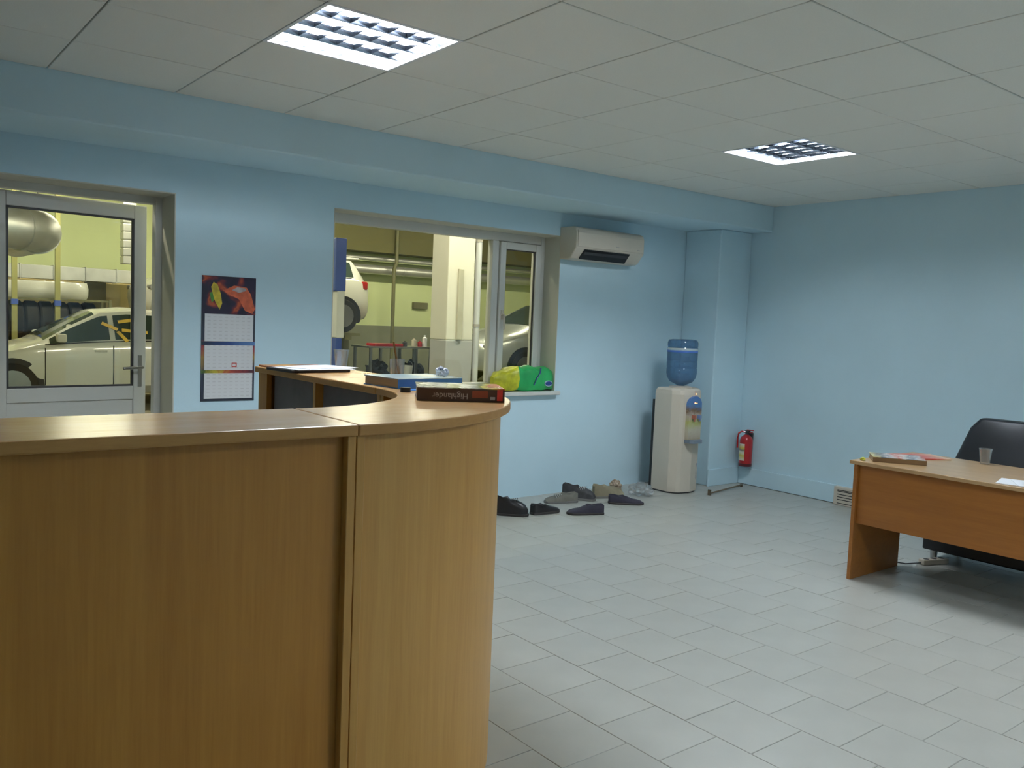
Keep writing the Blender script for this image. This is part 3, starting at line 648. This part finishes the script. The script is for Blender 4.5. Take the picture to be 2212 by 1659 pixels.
crumple('crumpled_wrapper', 'small yellowish crumpled wrapper beside the catalogue on the desk', 'wrapper', (2.085, 0.262, DT+0.0006), 0.016, YELL_B, 9, 0.8)
o = tag(obj('phone', MB().box(-0.022, 0.022, -0.05, 0.05, 0, 0.012), mat('brown_phone', srgb(110, 70, 50), 0.4), bevel=0.004), 'small brown phone lying on the desk near the sheets', 'phone'); o.location = (2.47, -0.56, DT+0.0006); o.rotation_euler = (0, 0, 0.9)

# ================================================================== BLACK ARMCHAIR
LEATHER = mat('black_leather', srgb(26, 28, 34), 0.42, var=0.12, scale=8, bump=0.1, bscale=40)
ch = thing('armchair', 'black padded armchair standing behind the desk', 'chair', (3.19, -0.08, 0))
bk = []
for k in range(9):                                    # backrest, tapering to a rounded top
    z = 0.36+0.56*k/8; t_ = k/8
    hwid = 0.37-0.10*max(0, t_-0.45)/0.55 if t_ < 0.99 else 0.23
    if k == 8: hwid = 0.235
    dx = 0.10+0.07*t_; th = 0.075-0.02*t_
    bk.append([(dx-th, -hwid+0.04, z), (dx-th*0.6, -hwid, z), (dx+th*0.6, -hwid, z), (dx+th, -hwid+0.04, z), (dx+th, hwid-0.04, z), (dx+th*0.6, hwid, z), (dx-th*0.6, hwid, z), (dx-th, hwid-0.04, z)])
obj('backrest', MB().loft(bk), LEATHER, ch, bevel=0.02, smooth=True, segs=3)
obj('seat', MB().box(-0.32, 0.06, -0.30, 0.30, 0.28, 0.44), LEATHER, ch, bevel=0.035, smooth=True, segs=4)
obj('seat_base', MB().box(-0.30, 0.14, -0.345, 0.345, 0.075, 0.278), LEATHER, ch, bevel=0.01)
for s_ in (-1, 1):
    obj('armrest', MB().box(-0.31, 0.06, s_*0.302, s_*0.368, 0.279, 0.56), LEATHER, ch, bevel=0.02, smooth=True, segs=3)
    for x in (-0.25, 0.09):
        obj('foot', MB().lathe([(0.018, 0), (0.024, 0.075)], 12, (x, s_*0.29, 0)), STEEL, ch, smooth=True)
pw = thing('power_strip', 'small white power strip on the floor under the desk', 'power strip', (2.86, 0.17, 0), -0.35)
obj('strip_body', MB().box(-0.10, 0.10, -0.025, 0.025, 0, 0.035), WHITE_PL, pw, bevel=0.006)
obj('cable', MB().tube([(-0.10, 0, 0.012), (-0.2, 0.02, 0.006), (-0.26, 0.10, 0.006), (-0.22, 0.2, 0.006)], 0.004, 6), DGREY, pw, smooth=True)
for x in (-0.06, 0.0, 0.06): obj('socket', MB().lathe([(0.018, 0.0345), (0.018, 0.0356)], 16, (x, 0, 0)), DGREY, pw)

# ================================================================== SHOES
def shoe(label, loc, rz, up_mat, sole_mat, L=0.285, high=0.085, low=0.048, laces=None, tilt=0.0, kind='shoe', open_to=0.46, group='shoes left along the wall'):
    """toe points to local +x"""
    t = thing(kind, label, 'shoe', loc, rz, group)
    t.rotation_euler = (tilt, 0, rz)
    def wdt(s): return (0.030+0.010*math.sin(min(1, s/0.3)*PI/2) if s < 0.3 else 0.040+0.010*math.sin((s-0.3)/0.5*PI/2) if s < 0.8 else 0.050*math.sqrt(max(0.03, 1-((s-0.8)/0.2)**2)))
    ol = [(L*s, wdt(s)) for s in [0, .02, .08, .2, .35, .5, .65, .8, .88, .94, .98, 1.0]]
    ol[0] = (0, 0.018)
    poly = [(x-L/2, -y) for x, y in ol]+[(x-L/2, y) for x, y in ol[::-1]]
    obj('sole', MB().prism(poly, 0, 0.018), sole_mat, t, bevel=0.003, segs=1)
    rings = []
    for s, hgt in ((0.015, high*0.92), (0.05, high), (0.16, high*0.96), (0.30, high*0.86), (0.42, high*0.92), (0.52, high*0.84), (0.66, low*1.18), (0.80, low), (0.90, low*0.82), (0.97, low*0.5)):
        ww = wdt(s)*0.95 if s > 0.03 else 0.022
        x = L*s-L/2; n = 10
        if s < open_to:                              # open collar: the ring dips inside the rim
            pf_ = [(1.0, 0), (1.0, 0.45), (0.93, 0.80), (0.84, 1.0), (0.66, 0.72), (0.0, 0.62)]
            hf = pf_+[(-a_, z_) for a_, z_ in pf_[-2::-1]]
            if s < 0.03: hf = [(a_, max(z_, 0.9*min(1, 2*z_))) for a_, z_ in hf]
            rings.append([(x, ww*a_, 0.018+(hgt-0.018)*z_) for a_, z_ in hf])
        else:
            rings.append([(x, ww*math.cos(PI*k/n), 0.018+(hgt-0.018)*(math.sin(PI*k/n)**0.62)) for k in range(n+1)])
    obj('upper', MB().loft(rings), up_mat, t, smooth=True)
    op = []
    for k in range(14):
        a = 2*PI*k/14; op.append((L*0.24-L/2+L*0.18*math.cos(a), wdt(0.24)*0.60*math.sin(a)))
    cz = 0.018+(high-0.018)*0.66
    obj('insole', MB().prism(op, cz, cz+0.004), BLACK_PL, t)
    if laces:
        for k in range(4):
            s = 0.50+0.055*k; x = L*s-L/2; z = high*0.80-(high*0.80-low*1.25)*(k/3.2)
            obj('lace', MB().tube([(x, -0.032, z-0.014), (x+0.006, -0.015, z+0.004), (x+0.006, 0.015, z+0.004), (x, 0.032, z-0.014)], 0.003, 6), laces, t, smooth=True)
    return t
SBLACK = mat('black_shoe_leather', srgb(30, 28, 30), 0.35, var=0.15, scale=20)
SNAVY = mat('navy_shoe_suede', srgb(46, 44, 58), 0.8, var=0.15, scale=20)
SGREY = mat('grey_trainer_mesh', srgb(112, 110, 100), 0.8, var=0.2, scale=24)
SDARK = mat('dark_trainer', srgb(60, 60, 62), 0.6, var=0.35, scale=26)
SBEIGE = mat('beige_shoe_suede', srgb(140, 132, 108), 0.85, var=0.12, scale=18)
SSOLE = mat('grey_sole', srgb(110, 108, 104), 0.7); SSOLE2 = mat('dark_sole', srgb(52, 48, 46), 0.7); LACE = mat('pale_lace', srgb(176, 176, 172), 0.7)
shoe('black leather shoe nearest the counter at the start of the row of shoes', (1.285, 2.545, 0), math.radians(-42), SBLACK, SSOLE2, high=0.145, low=0.10, laces=SBLACK)
shoe('small black shoe with toe pointing to the room, next to the first black shoe', (1.565, 2.47, 0), math.radians(-2), SBLACK, SSOLE2, L=0.26, high=0.08, low=0.045)
shoe('grey low trainer beside the dark laced trainer', (1.925, 2.70, 0), math.radians(160), SGREY, SSOLE, high=0.082, laces=LACE)
shoe('dark laced trainer between grey and beige shoes', (2.145, 2.725, 0), math.radians(-55), SDARK, SSOLE, high=0.125, low=0.085, laces=LACE)
shoe('beige suede shoe behind the navy slip-on near the bag', (2.42, 2.665, 0), math.radians(-18), SBEIGE, SSOLE, high=0.115, low=0.08)
shoe('navy slip-on shoe with its toe towards the water cooler', (2.365, 2.405, 0), math.radians(-36), SNAVY, SSOLE2, L=0.29, high=0.075, low=0.04)
shoe('navy slip-on shoe lying apart in front of the grey trainer', (1.815, 2.295, 0), math.radians(152), SNAVY, SSOLE2, L=0.29, high=0.08, low=0.042)
crumple('plastic_bag', 'clear crumpled plastic bag on the floor between shoes and water cooler', 'bag', (2.74, 2.60, 0.0006), 0.115, FILM, 21, 0.62)
crumple('crumpled_cloth', 'small beige crumpled rag lying by the wall behind the clear bag', 'rag', (2.70, 2.86, 0.0006), 0.06, mat('rag_beige', srgb(168, 150, 130), 0.9, var=0.3, scale=30), 22, 1.0)

# ================================================================== GREEN BAG ON THE SILL
gb = thing('plastic_package', 'green and yellow plastic package lying on the window sill', 'package', (1.79, YB+0.075, WZ0+0.0006))
rings = []
random.seed(11)
for k in range(13):
    s_ = -1+2*k/12; x = 0.315*s_
    hh = 0.212*(1-abs(s_)**(6 if s_ > 0 else 3)*0.42)*(0.95+0.05*math.sin(k*2.1)); dd = 0.088*(1-abs(s_)**8*0.7)
    n = 12; ring = []
    for q in range(n):
        a = 2*PI*q/n; kx = random.uniform(0.93, 1.05)
        cs, sn = math.cos(a), math.sin(a)
        ring.append((x, dd*kx*math.copysign(abs(cs)**0.5, cs), max(0.0, hh/2+hh/2*kx*math.copysign(abs(sn)**0.6, sn))))
    rings.append(ring)
split = 4
obj('green_end', MB().loft(rings[split:]), GREEN_B, gb, smooth=True, label='green part of the package')
obj('yellow_end', MB().loft(rings[:split+1]), YELL_B, gb, smooth=True, label='yellow part of the package')
ov = [(0.205+0.042*math.cos(a*PI/10), 0.062+0.024*math.sin(a*PI/10)) for a in range(20)]
obj('logo_ring', MB().extr(ov, -0.0895, -0.070, 'xz'), mat('pale_ring', srgb(170, 190, 200), 0.4), gb)
ov = [(0.205+0.035*math.cos(a*PI/10), 0.062+0.018*math.sin(a*PI/10)) for a in range(20)]
obj('logo', MB().extr(ov, -0.0905, -0.0895, 'xz'), NAVY, gb, label='navy oval logo')
obj('printed_sweep', MB().tube([(0.05, -0.088, 0.05), (0.07, -0.092, 0.10), (0.11, -0.088, 0.15), (0.13, -0.070, 0.19)], 0.006, 6), NAVY, gb)

# ================================================================== WORKSHOP BEHIND THE GLASS
GX0, GX1, GY0, GY1, GH = -6.0, 12.0, YB+WT, 14.8, 3.6
struct('floor_workshop', MB().box(GX0-0.2, GX1+0.2, GY0, GY1+0.2, -0.12, 0.0), GFLOOR, 'grey workshop floor')
struct('ceiling_workshop', MB().box(GX0-0.2, GX1+0.2, GY0, GY1+0.2, GH, GH+0.15), GCEIL, 'olive workshop ceiling')
struct('wall_workshop_rear', MB().box(GX0, GX1, GY1, GY1+0.2, 0, GH), GWALL, 'yellow-green rear wall of the workshop')
struct('wall_workshop_left', MB().box(GX0-0.2, GX0, GY0, GY1, 0, GH), GWALL, 'yellow-green left wall of the workshop')
struct('wall_workshop_right', MB().box(GX1, GX1+0.2, GY0, GY1, 0, GH), GWALL, 'yellow-green right wall of the workshop')
struct('trim_dado', MB().box(2.5, GX1, GY1-0.012, GY1, 0, 1.20), GDADO, 'grey-green dado on the workshop rear wall')
struct('trim_cream', MB().box(-4, 2.2, GY1-0.012, GY1, 0, 1.86), GCREAM, 'cream lower part of the workshop rear wall')
dd_ = struct('door_2', MB().box(0.92, 1.28, GY1-0.06, GY1-0.012, 0, 1.86), mat('olive_door', srgb(128, 118, 62), 0.6), 'olive workshop door in the cream wall', bevel=0.004)
obj('door_handle', MB().box(1.20, 1.22, GY1-0.09, GY1-0.06, 0.95, 1.05), STEEL, dd_)
gbm = MB().box(2.5, GX1, 14.25, GY1, 2.80, GH)
struct('wall_workshop_beam', gbm, mat('dark_olive_paint', srgb(104, 100, 58), 0.8, var=0.1, scale=0.8), 'olive ceiling beam in the workshop')
# strip lights on the workshop ceiling
bt = thing('strip_light', '', 'lamp')
obj('batten', MB().box(-0.65, 0.65, -0.05, 0.05, 0.05, 0.09), LAMPWHITE, bt)
for y in (-0.03, 0.03): obj('tube', MB().tube([(-0.62, y, 0.03), (0.62, y, 0.03)], 0.014, 8), GTUBE, bt, smooth=True)
for x in (-0.63, 0.63): obj('lamp_holder', MB().box(x-0.01, x+0.01, -0.045, 0.045, 0.012, 0.05), LAMPWHITE, bt)
first = True
for y, xs_ in ((4.4, (-3.0, 0.2, 2.0, 3.5, 6.6)), (11.6, (-1.4, 0.6, 2.6, 4.6, 6.6, 8.6))):
    for x in xs_:
        b_ = bt if first else copy_tree(bt); first = False
        b_.location = (x, y, GH-0.09); b_['label'] = 'twin-tube strip light on the workshop ceiling %s' % ('just behind the glazed wall' if y < 6 else 'above the parked cars'); b_['group'] = 'strip lights on the workshop ceiling'
# pillar
pil = struct('wall_pillar', None, None, 'white square workshop pillar with grey foot')
px0, px1, py0, py1 = 2.640, 2.995, 5.5, 5.83
obj('shaft', MB().box(px0, px1, py0, py1, 1.195, GH), GWHITE, pil, bevel=0.01)
obj('painted_foot', MB().box(px0, px1, py0, py1, 0, 1.194), mat('pillar_grey_paint', srgb(186, 184, 186), 0.6, var=0.03), pil, bevel=0.01)
obj('cable_duct', MB().box(2.765, 2.835, py0-0.03, py0, 1.20, 1.98), mat('grey_cable_duct', srgb(196, 190, 172), 0.6), pil, bevel=0.006)
dp = thing('downpipe', 'white vertical pipe beside the workshop pillar', 'pipe', (3.085, 5.56, 0))
obj('pipe', MB().tube([(0, 0, 0), (0, 0, GH)], 0.036, 14), mat('white_pipe', srgb(214, 214, 220), 0.4), dp, smooth=True)
for z in (0.5, 1.35, 2.3): obj('pipe_clip', MB().lathe([(0.037, 0), (0.042, 0), (0.042, 0.03), (0.037, 0.03)], 14, (0, 0, z)), GREYP, dp)
# ducts
def ring_duct(name, label, pts, r, rings_at, mm=GALV):
    t = thing(name, label, 'duct', pts[0])
    pp = [Vector(p)-Vector(pts[0]) for p in pts]
    obj('duct_run', MB().tube(pp, r, 20), mm, t, smooth=True)
    for p, d in rings_at:
        p = Vector(p)-Vector(pts[0]); d = Vector(d).normalized()
        obj('flange', MB().tube([p-d*0.02, p+d*0.02], r*1.07, 20), mm, t, smooth=True)
        obj('hanger', MB().tube([p+Vector((0, 0, r)), Vector((p.x, p.y, GH-pts[0][2]))] if r > 0.15 else [p+Vector((0, r, 0)), Vector((p.x, GY1-pts[0][1], p.z))], 0.008, 6), OLIVE, t)
    return t
DZC = 2.20
bend = [(-1.30+0.45*math.sin(a*PI/12), 8.0+0.45-0.45*math.cos(a*PI/12), DZC) for a in range(7)]
ring_duct('round_duct', 'large round silver ventilation duct with an elbow, seen through the door glass', [(-3.4, 8.0, DZC), (-1.9, 8.0, DZC)]+bend+[(-0.85, 10.0, DZC)], 0.225,
          [((-1.75, 8.0, DZC), (1, 0, 0)), ((-1.32, 8.0, DZC), (1, 0, 0)), ((-1.08, 8.06, DZC), (1, 0.6, 0)), ((-0.85, 8.5, DZC), (0, 1, 0))])
t = thing('flat_duct', 'flat rectangular silver duct along the cream wall behind the door glass', 'duct', (-1.2, 14.2, 1.82))
for k in range(6): obj('duct_section', MB().box(k*0.5, k*0.5+0.485, -0.15, 0.15, 0, 0.23), GALV, t, bevel=0.006)
for k in range(1, 6): obj('flange', MB().box(k*0.5-0.014, k*0.5-0.001, -0.162, 0.162, -0.012, 0.242), GALV, t)
t = thing('ribbed_duct', 'upright ribbed silver duct at the door glass edge', 'duct', (1.07, 12.4, 2.09))
for k in range(11): obj('duct_rib', MB().box(-0.10, 0.10, -0.10, 0.10, k*0.13, k*0.13+0.115), GALV, t, bevel=0.01)
obj('duct_core', MB().box(-0.085, 0.085, -0.085, 0.085, 0.001, GH-2.09), GALV, t)
ring_duct('round_duct', 'upper thin metal pipe along the workshop rear wall behind the window', [(3.6, 14.5, 2.67), (11.9, 14.5, 2.67)], 0.045, [((6.9, 14.5, 2.67), (1, 0, 0)), ((8.6, 14.5, 2.67), (1, 0, 0))])
ring_duct('round_duct', 'lower thick metal pipe along the workshop rear wall behind the window', [(3.6, 14.45, 2.43), (11.9, 14.45, 2.43)], 0.10, [((7.4, 14.45, 2.43), (1, 0, 0)), ((9.2, 14.45, 2.43), (1, 0, 0))])
t = thing('standpipe', 'dark upright pipe in front of the rear wall, between lifted car and pillar', 'pipe', (7.02, 14.2, 0))
obj('pipe', MB().tube([(0, 0, 0), (0, 0, 2.45), (0.06, 0, 2.6), (0.06, 0, GH)], 0.042, 10), OLIVE, t, smooth=True)
obj('foot_plate', MB().box(-0.1, 0.1, -0.1, 0.1, 0, 0.012), OLIVE, t)
t = tag(obj('wall_box', MB().box(-0.19, 0.19, -0.09, 0, 0, 0.15), OLIVE, bevel=0.01), 'small olive box fixed on the rear wall beside the pillar', 'box'); t.location = (8.06, GY1-0.001, 1.62)
for k, (x, lab) in enumerate(((-0.49, 'yellowish steel post at the outer end of the tyre rack'), (0.10, 'yellowish steel post in front of the middle of the tyre rack'))):
    t = thing('steel_post', lab, 'post', (x, 12.66, 0), 0, 'steel posts behind the coupe')
    obj('post', MB().box(-0.035, 0.035, -0.035, 0.035, 0.012, GH), POSTM, t); obj('base_plate', MB().box(-0.08, 0.08, -0.08, 0.08, 0, 0.012), OLIVE, t)
    obj('clamp', MB().box(-0.045, 0.045, -0.045, 0.045, 1.38, 1.46), BLUE_P, t)
# tyre rack
rk = thing('tyre_rack', 'dark steel rack full of tyres behind the white coupe', 'rack', (0.20, 13.1, 0))
for x in (-0.78, 0.70):
    for y in (-0.30, 0.27): obj('upright', MB().box(x-0.02, x+0.02, y-0.02, y+0.02, 0, 1.50), OLIVE, rk)
for z in (0.10, 0.78, 1.46): obj('shelf', MB().box(-0.76, 0.68, -0.30, 0.27, z, z+0.03), OLIVE, rk)
ty = thing('tyre', '', 'tyre')
obj('tread', MB().lathe([(0.19, -0.09), (0.29, -0.095), (0.315, -0.07), (0.315, 0.07), (0.29, 0.095), (0.19, 0.09), (0.19, -0.09)], 24), TYRE, ty, smooth=True)
obj('inner_band', MB().lathe([(0.186, -0.07), (0.19, -0.07), (0.19, 0.07), (0.186, 0.07)], 24), DGREY, ty)
tp = [(-0.44+0.205*k, 0.1305) for k in range(6)]+[(-0.43+0.21*k, 0.8105) for k in range(6)]
for k, (x, z) in enumerate(tp):
    t = ty if k == 0 else copy_tree(ty)
    t.rotation_euler = (0, PI/2, 0.0); t.location = (x, 13.08, z+0.3155)
    t['label'] = 'black tyre standing on the %s shelf of the rack' % ('upper' if z > 0.6 else 'lower'); t['group'] = 'tyres on the rack'
bp_ = []
for k in range(13):
    a = PI*(k/12); bx_, by_ = -0.62*math.cos(a), -0.30*math.sin(a)**0.6
    nx, ny = -math.cos(a)*0.5, -math.sin(a)
    bp_.append([(bx_, by_, 0.0), (bx_+nx*0.05, by_+ny*0.05, 0.06), (bx_+nx*0.06, by_+ny*0.06, 0.17), (bx_+nx*0.01, by_+ny*0.01, 0.27), (bx_-nx*0.012, by_-ny*0.012, 0.26), (bx_+nx*0.03, by_+ny*0.03, 0.16), (bx_+nx*0.03, by_+ny*0.03, 0.07)])
o = tag(obj('car_bumper', MB().loft(bp_), CARWHITE, smooth=True), 'white car bumper lying on top of the tyre rack', 'bumper'); o.location = (0.0, 13.2, 1.4906)
# tool table
tt = thing('tool_table', 'steel tool table by the rear wall behind the window', 'table', (5.62, 11.7, 0))
obj('tabletop', MB().box(-0.72, 0.68, -0.35, 0.35, 0.84, 0.87), STEEL, tt, bevel=0.004)
for x in (-0.66, -0.12, 0.30, 0.62):
    for y in (-0.3, 0.3): obj('leg', MB().box(x-0.022, x+0.022, y-0.022, y+0.022, 0, 0.84), STEEL, tt)
obj('lower_shelf', MB().box(-0.62, 0.62, -0.28, 0.28, 0.22, 0.24), OLIVE, tt)
o = tag(obj('tool_tray', MB().box(-0.3, 0.3, -0.16, 0.16, 0, 0.05), RED, bevel=0.01), 'red tool tray on the steel tool table', 'tray'); o.location = (5.36, 11.6, 0.8706)
for k, (x, h_, m_, lab) in enumerate(((6.0, 0.16, WHITE_PL, 'white bottle on the tool table'), (6.13, 0.11, RED, 'red can on the tool table'), (6.24, 0.22, LAMPWHITE, 'tall white canister at the end of the tool table'), (5.80, 0.10, DGREY, 'dark can on the tool table beside the red tray'))):
    t = thing('can', lab, 'can', (x, 11.62, 0.8706)); obj('can_body', MB().lathe([(0.042, 0), (0.045, 0.01), (0.045, h_*0.75), (0.02, h_*0.85)], 14), m_, t, smooth=True); obj('can_cap', MB().lathe([(0.02, h_*0.85), (0.02, h_)], 12), m_, t)
t = thing('bucket', 'white bucket standing on the shelf under the tool table', 'bucket', (5.76, 11.48, 0.2406))
obj('bucket_body', MB().lathe([(0.10, 0), (0.125, 0.26), (0.13, 0.26), (0.13, 0.28), (0.12, 0.28), (0.095, 0.01), (0.001, 0.008)], 20), LAMPWHITE, t, smooth=True)
obj('handle', MB().tube([(0.13*math.cos(a*PI/10), -0.02, 0.27+0.10*math.sin(a*PI/10)) for a in range(11)], 0.005, 6), STEEL, t, smooth=True)
for k, (x, z, lab) in enumerate(((5.30, 0.2406, 'black sack on the shelf under the red tray'), (6.05, 0.2406, 'black sack on the shelf beside the white bucket'))):
    crumple('sack', lab, 'sack', (x, 11.75, z), 0.24, TYRE, 30+k, 1.0, 'black sacks under the tool table')

# ------------------------------------------------------------------ cars
PROF = {
 'coupe': [(-2.12,.50,.38,.56,.60,.42),(-2.05,.70,.27,.62,.66,.60),(-1.75,.80,.22,.70,.75,.68),(-1.30,.85,.21,.78,.83,.74),(-.98,.865,.21,.86,.91,.76),(-.60,.87,.21,.885,1.14,.66),(-.22,.87,.21,.90,1.335,.585),(.20,.87,.21,.915,1.385,.57),(.65,.87,.21,.925,1.36,.57),(1.10,.865,.21,.935,1.22,.60),(1.55,.85,.22,.94,1.00,.70),(1.95,.80,.25,.88,.94,.70),(2.12,.70,.33,.74,.78,.60),(2.18,.55,.42,.66,.68,.45)],
 'hatch': [(-2.02,.50,.38,.60,.66,.42),(-1.95,.70,.27,.68,.74,.60),(-1.65,.80,.22,.80,.86,.68),(-1.25,.84,.21,.90,.96,.74),(-.95,.85,.21,.95,1.04,.74),(-.60,.855,.21,.965,1.26,.66),(-.25,.855,.21,.975,1.43,.60),(.25,.855,.21,.985,1.475,.59),(.80,.855,.21,.995,1.465,.58),(1.35,.85,.21,1.005,1.42,.57),(1.72,.83,.22,1.01,1.385,.56),(1.86,.80,.24,.99,1.20,.60),(1.98,.76,.28,.90,.98,.64),(2.05,.66,.36,.72,.76,.56)],
}
def car(kind, name, label, loc, rz, paint, lift=0.0, wheels=(-1.30, 1.30), tape=False, bpil=0.05):
    P_ = PROF[kind]; c = thing(name, label, 'car', (loc[0], loc[1], lift), rz)
    def half(p):
        x, w_, zb, zl, zt, wr = p
        return [(x, 0, zb), (x, w_*0.85, zb), (x, w_*0.98, zb+0.10), (x, w_, (zb+zl)/2), (x, w_*0.985, zl-0.05), (x, w_*0.955, zl), (x, wr, zt-0.035), (x, wr*0.8, zt-0.005), (x, wr*0.4, zt+0.012), (x, 0, zt+0.016)]
    rings = []
    for p in P_:
        h_ = half(p); rings.append(h_+[(a, -b__, z) for a, b__, z in h_[-2:0:-1]])
    obj('body', MB().loft(rings), paint, c, smooth=True)
    def at(x):
        for a, b__ in zip(P_, P_[1:]):
            if a[0] <= x <= b__[0]:
                t_ = (x-a[0])/(b__[0]-a[0]); return [a[i]+(b__[i]-a[i])*t_ for i in range(6)]
    def side(x, f_, s_, off=0.007):
        _, w_, zb, zl, zt, wr = at(x); w0, z0, w1, z1 = w_*0.955, zl, wr, zt-0.035
        return (x, s_*(w0+(w1-w0)*f_+off), z0+(z1-z0)*f_)
    x_last = 1.42 if kind == 'coupe' else 1.66
    for s_ in (-1, 1):
        for (a, b__) in ((-0.86, bpil-0.035), (bpil+0.035, x_last)):
            xs = [a+(b__-a)*k/8 for k in range(9)]
            obj('side_window', MB().strip([side(x, 0.10, s_) for x in xs], [side(x, 0.90, s_) for x in xs]), CARGLASS, c, solid=0.006, label='dark side window')
        xs = [-0.92+0.11*k for k in range(24)]
        obj('window_trim', MB().tube([side(x, 0.04, s_, 0.006) for x in xs if x < x_last], 0.008, 6), BLACK_PL, c)
        _, w_, zb, zl, zt, wr = at(-0.72)
        obj('mirror', MB().box(-0.80, -0.68, s_*(w_*0.96), s_*(w_*0.96+0.15), zl+0.03, zl+0.14), paint, c, bevel=0.025, smooth=True)
        _, w_, zb, zl, zt, wr = at(bpil-0.15)
        obj('door_handle', MB().box(bpil-0.24, bpil-0.08, s_*w_*0.985, s_*(w_*0.985+0.02), zl-0.12, zl-0.095), paint, c, bevel=0.006)
        gap = MB(); 
        for x in (bpil, -0.92):
            _, w_, zb, zl, zt, wr = at(x)
            gap.box(x-0.006, x+0.006, s_*(w_*0.97), s_*(w_+0.0025), zb+0.12, zl-0.04)
        obj('door_gap', gap, BLACK_PL, c)
        for x in wheels:
            _, w_, zb, zl, zt, wr = at(x)
            ar = [(x+0.375*math.cos(a*PI/12), max(zb-0.02, 0.315+0.375*math.sin(a*PI/12))) for a in range(-4, 17)]
            obj('wheel_arch', MB().extr(ar, s_*(w_-0.03), s_*(w_+0.006), 'xz'), BLACK_PL, c)
            wv = MB().lathe([(0.20, -0.09), (0.295, -0.095), (0.315, -0.075), (0.315, 0.075), (0.295, 0.095), (0.20, 0.09)], 24).rot(PI/2, 'X').move((x, s_*(w_-0.075), 0.3155))
            wh = obj('wheel', wv, TYRE, c, smooth=True)
            obj('rim', MB().lathe([(0.215, -0.012), (0.215, 0.012), (0.08, 0.022), (0.03, 0.022)], 20).rot(-s_*PI/2*-1 if False else (PI/2 if s_ < 0 else -PI/2), 'X').move((x, s_*(w_+0.016), 0.3155)), RIM, wh, smooth=True)
        _, w_, zb, zl, zt, wr = at(P_[1][0]+0.1)
        obj('headlight', MB().box(P_[1][0]-0.03, P_[1][0]+0.25, s_*(w_*0.70), s_*(w_*0.995), zl-0.10, zl-0.01), CUPM if False else RIM, c, bevel=0.03, smooth=True)
        xr = P_[-2][0]; _, w_, zb, zl, zt, wr = at(xr-0.08)
        obj('tail_light', MB().box(xr-0.22, xr-0.01, s_*(w_*0.72), s_*(w_*1.005), zl-0.14, zl+0.02), TAIL, c, bevel=0.03, smooth=True)
    def across(x, off): 
        h_ = half(tuple(at(x))); row = h_[6:]; full = row+[(a, -b__, z) for a, b__, z in row[-2::-1]]
        return [(a, b__*0.93, z+off) for a, b__, z in full]
    fr_x = (-0.92, -0.27); re_x = (0.78, 1.50) if kind == 'coupe' else (1.735, 1.95)
    for nm, (a, b__) in (('windscreen', fr_x), ('rear_window', re_x)):
        xs = [a+(b__-a)*k/5 for k in range(6)]
        g_ = MB(); rows = [across(x, 0.008) for x in xs]
        for k in range(5): g_.strip(rows[k], rows[k+1])
        obj(nm, g_, CARGLASS, c, solid=0.006)
    if kind == 'hatch':
        obj('spoiler', MB().box(1.62, 1.90, -0.52, 0.52, 1.395, 1.43), paint, c, bevel=0.012)
    xr = P_[-1][0]
    obj('bumper', MB().box(xr-0.16, xr+0.03, -0.62, 0.62, 0.36, 0.60), paint, c, bevel=0.05, smooth=True, segs=3)
    if tape:
        for (x, f_, l_, r_) in ((-0.10, 0.55, 0.22, 0.5), (0.16, 0.7, 0.3, -0.2), (0.22, 0.35, 0.34, 0.1), (0.05, 0.2, 0.20, 1.0)):
            px_, py_, pz_ = side(x, f_, -1, 0.016)
            tp_ = MB().box(-l_/2, l_/2, -0.0015, 0.0015, -0.025, 0.025).rot(r_, 'Y').rot(-0.62, 'X').move((px_, py_, pz_))
            obj('tape_strip', tp_, TAPE, c, label='yellow masking tape strip')
    return c
car('coupe', 'car', 'white coupe with yellow tape on its window, parked behind the glazed door', (0.46, 11.20), 0.0, CARWHITE, 0.0, wheels=(-1.30, 1.30), tape=True, bpil=-0.08)
car('hatch', 'car', 'white hatchback raised on the lift behind the window', (3.37, 13.05), 0.0, CARWHITE, 1.08, wheels=(-1.30, 1.42))
car('hatch', 'car', 'silver hatchback behind the workshop pillar', (7.95, 9.9), 0.0, CARSILVER, 0.30, wheels=(-1.28, 1.30))
# lift under the raised car
lp = thing('lift_post', 'blue and white car lift post at the edge of the window', 'car lift', (3.42, 9.7, 0))
obj('post', MB().box(-0.09, 0.09, -0.10, 0.10, 1.78, 2.58), BLUE_P, lp, bevel=0.01)
obj('carriage', MB().box(-0.055, 0.075, -0.11, 0.11, 1.06, 1.78), LAMPWHITE, lp, bevel=0.02)
obj('post_foot', MB().box(-0.05, 0.05, -0.09, 0.09, 0.012, 1.06), BLUE_P, lp, bevel=0.01)
obj('base_plate', MB().box(-0.2, 0.2, -0.25, 0.25, 0, 0.012), OLIVE, lp)
def platform(label, loc, h):
    t = thing('lift_platform', label, 'car lift', loc, 0, 'drive-on lift platforms')
    for y in (-0.70, 0.70):
        obj('runway', MB().box(-1.80, 1.80, y-0.14, y+0.14, h-0.05, h-0.0006), OLIVE, t)
    for x in (-1.55, 1.55):
        obj('crossbeam', MB().box(x-0.07, x+0.07, -0.84, 0.84, h-0.13, h-0.05), OLIVE, t)
        for y in (-0.70, 0.70): obj('leg', MB().box(x-0.06, x+0.06, y-0.06, y+0.06, 0, h-0.13), OLIVE, t)
platform('tall olive lift platform under the raised white hatchback', (3.37, 13.05, 0), 1.08)
platform('low olive lift platform under the silver hatchback', (7.95, 9.9, 0), 0.30)
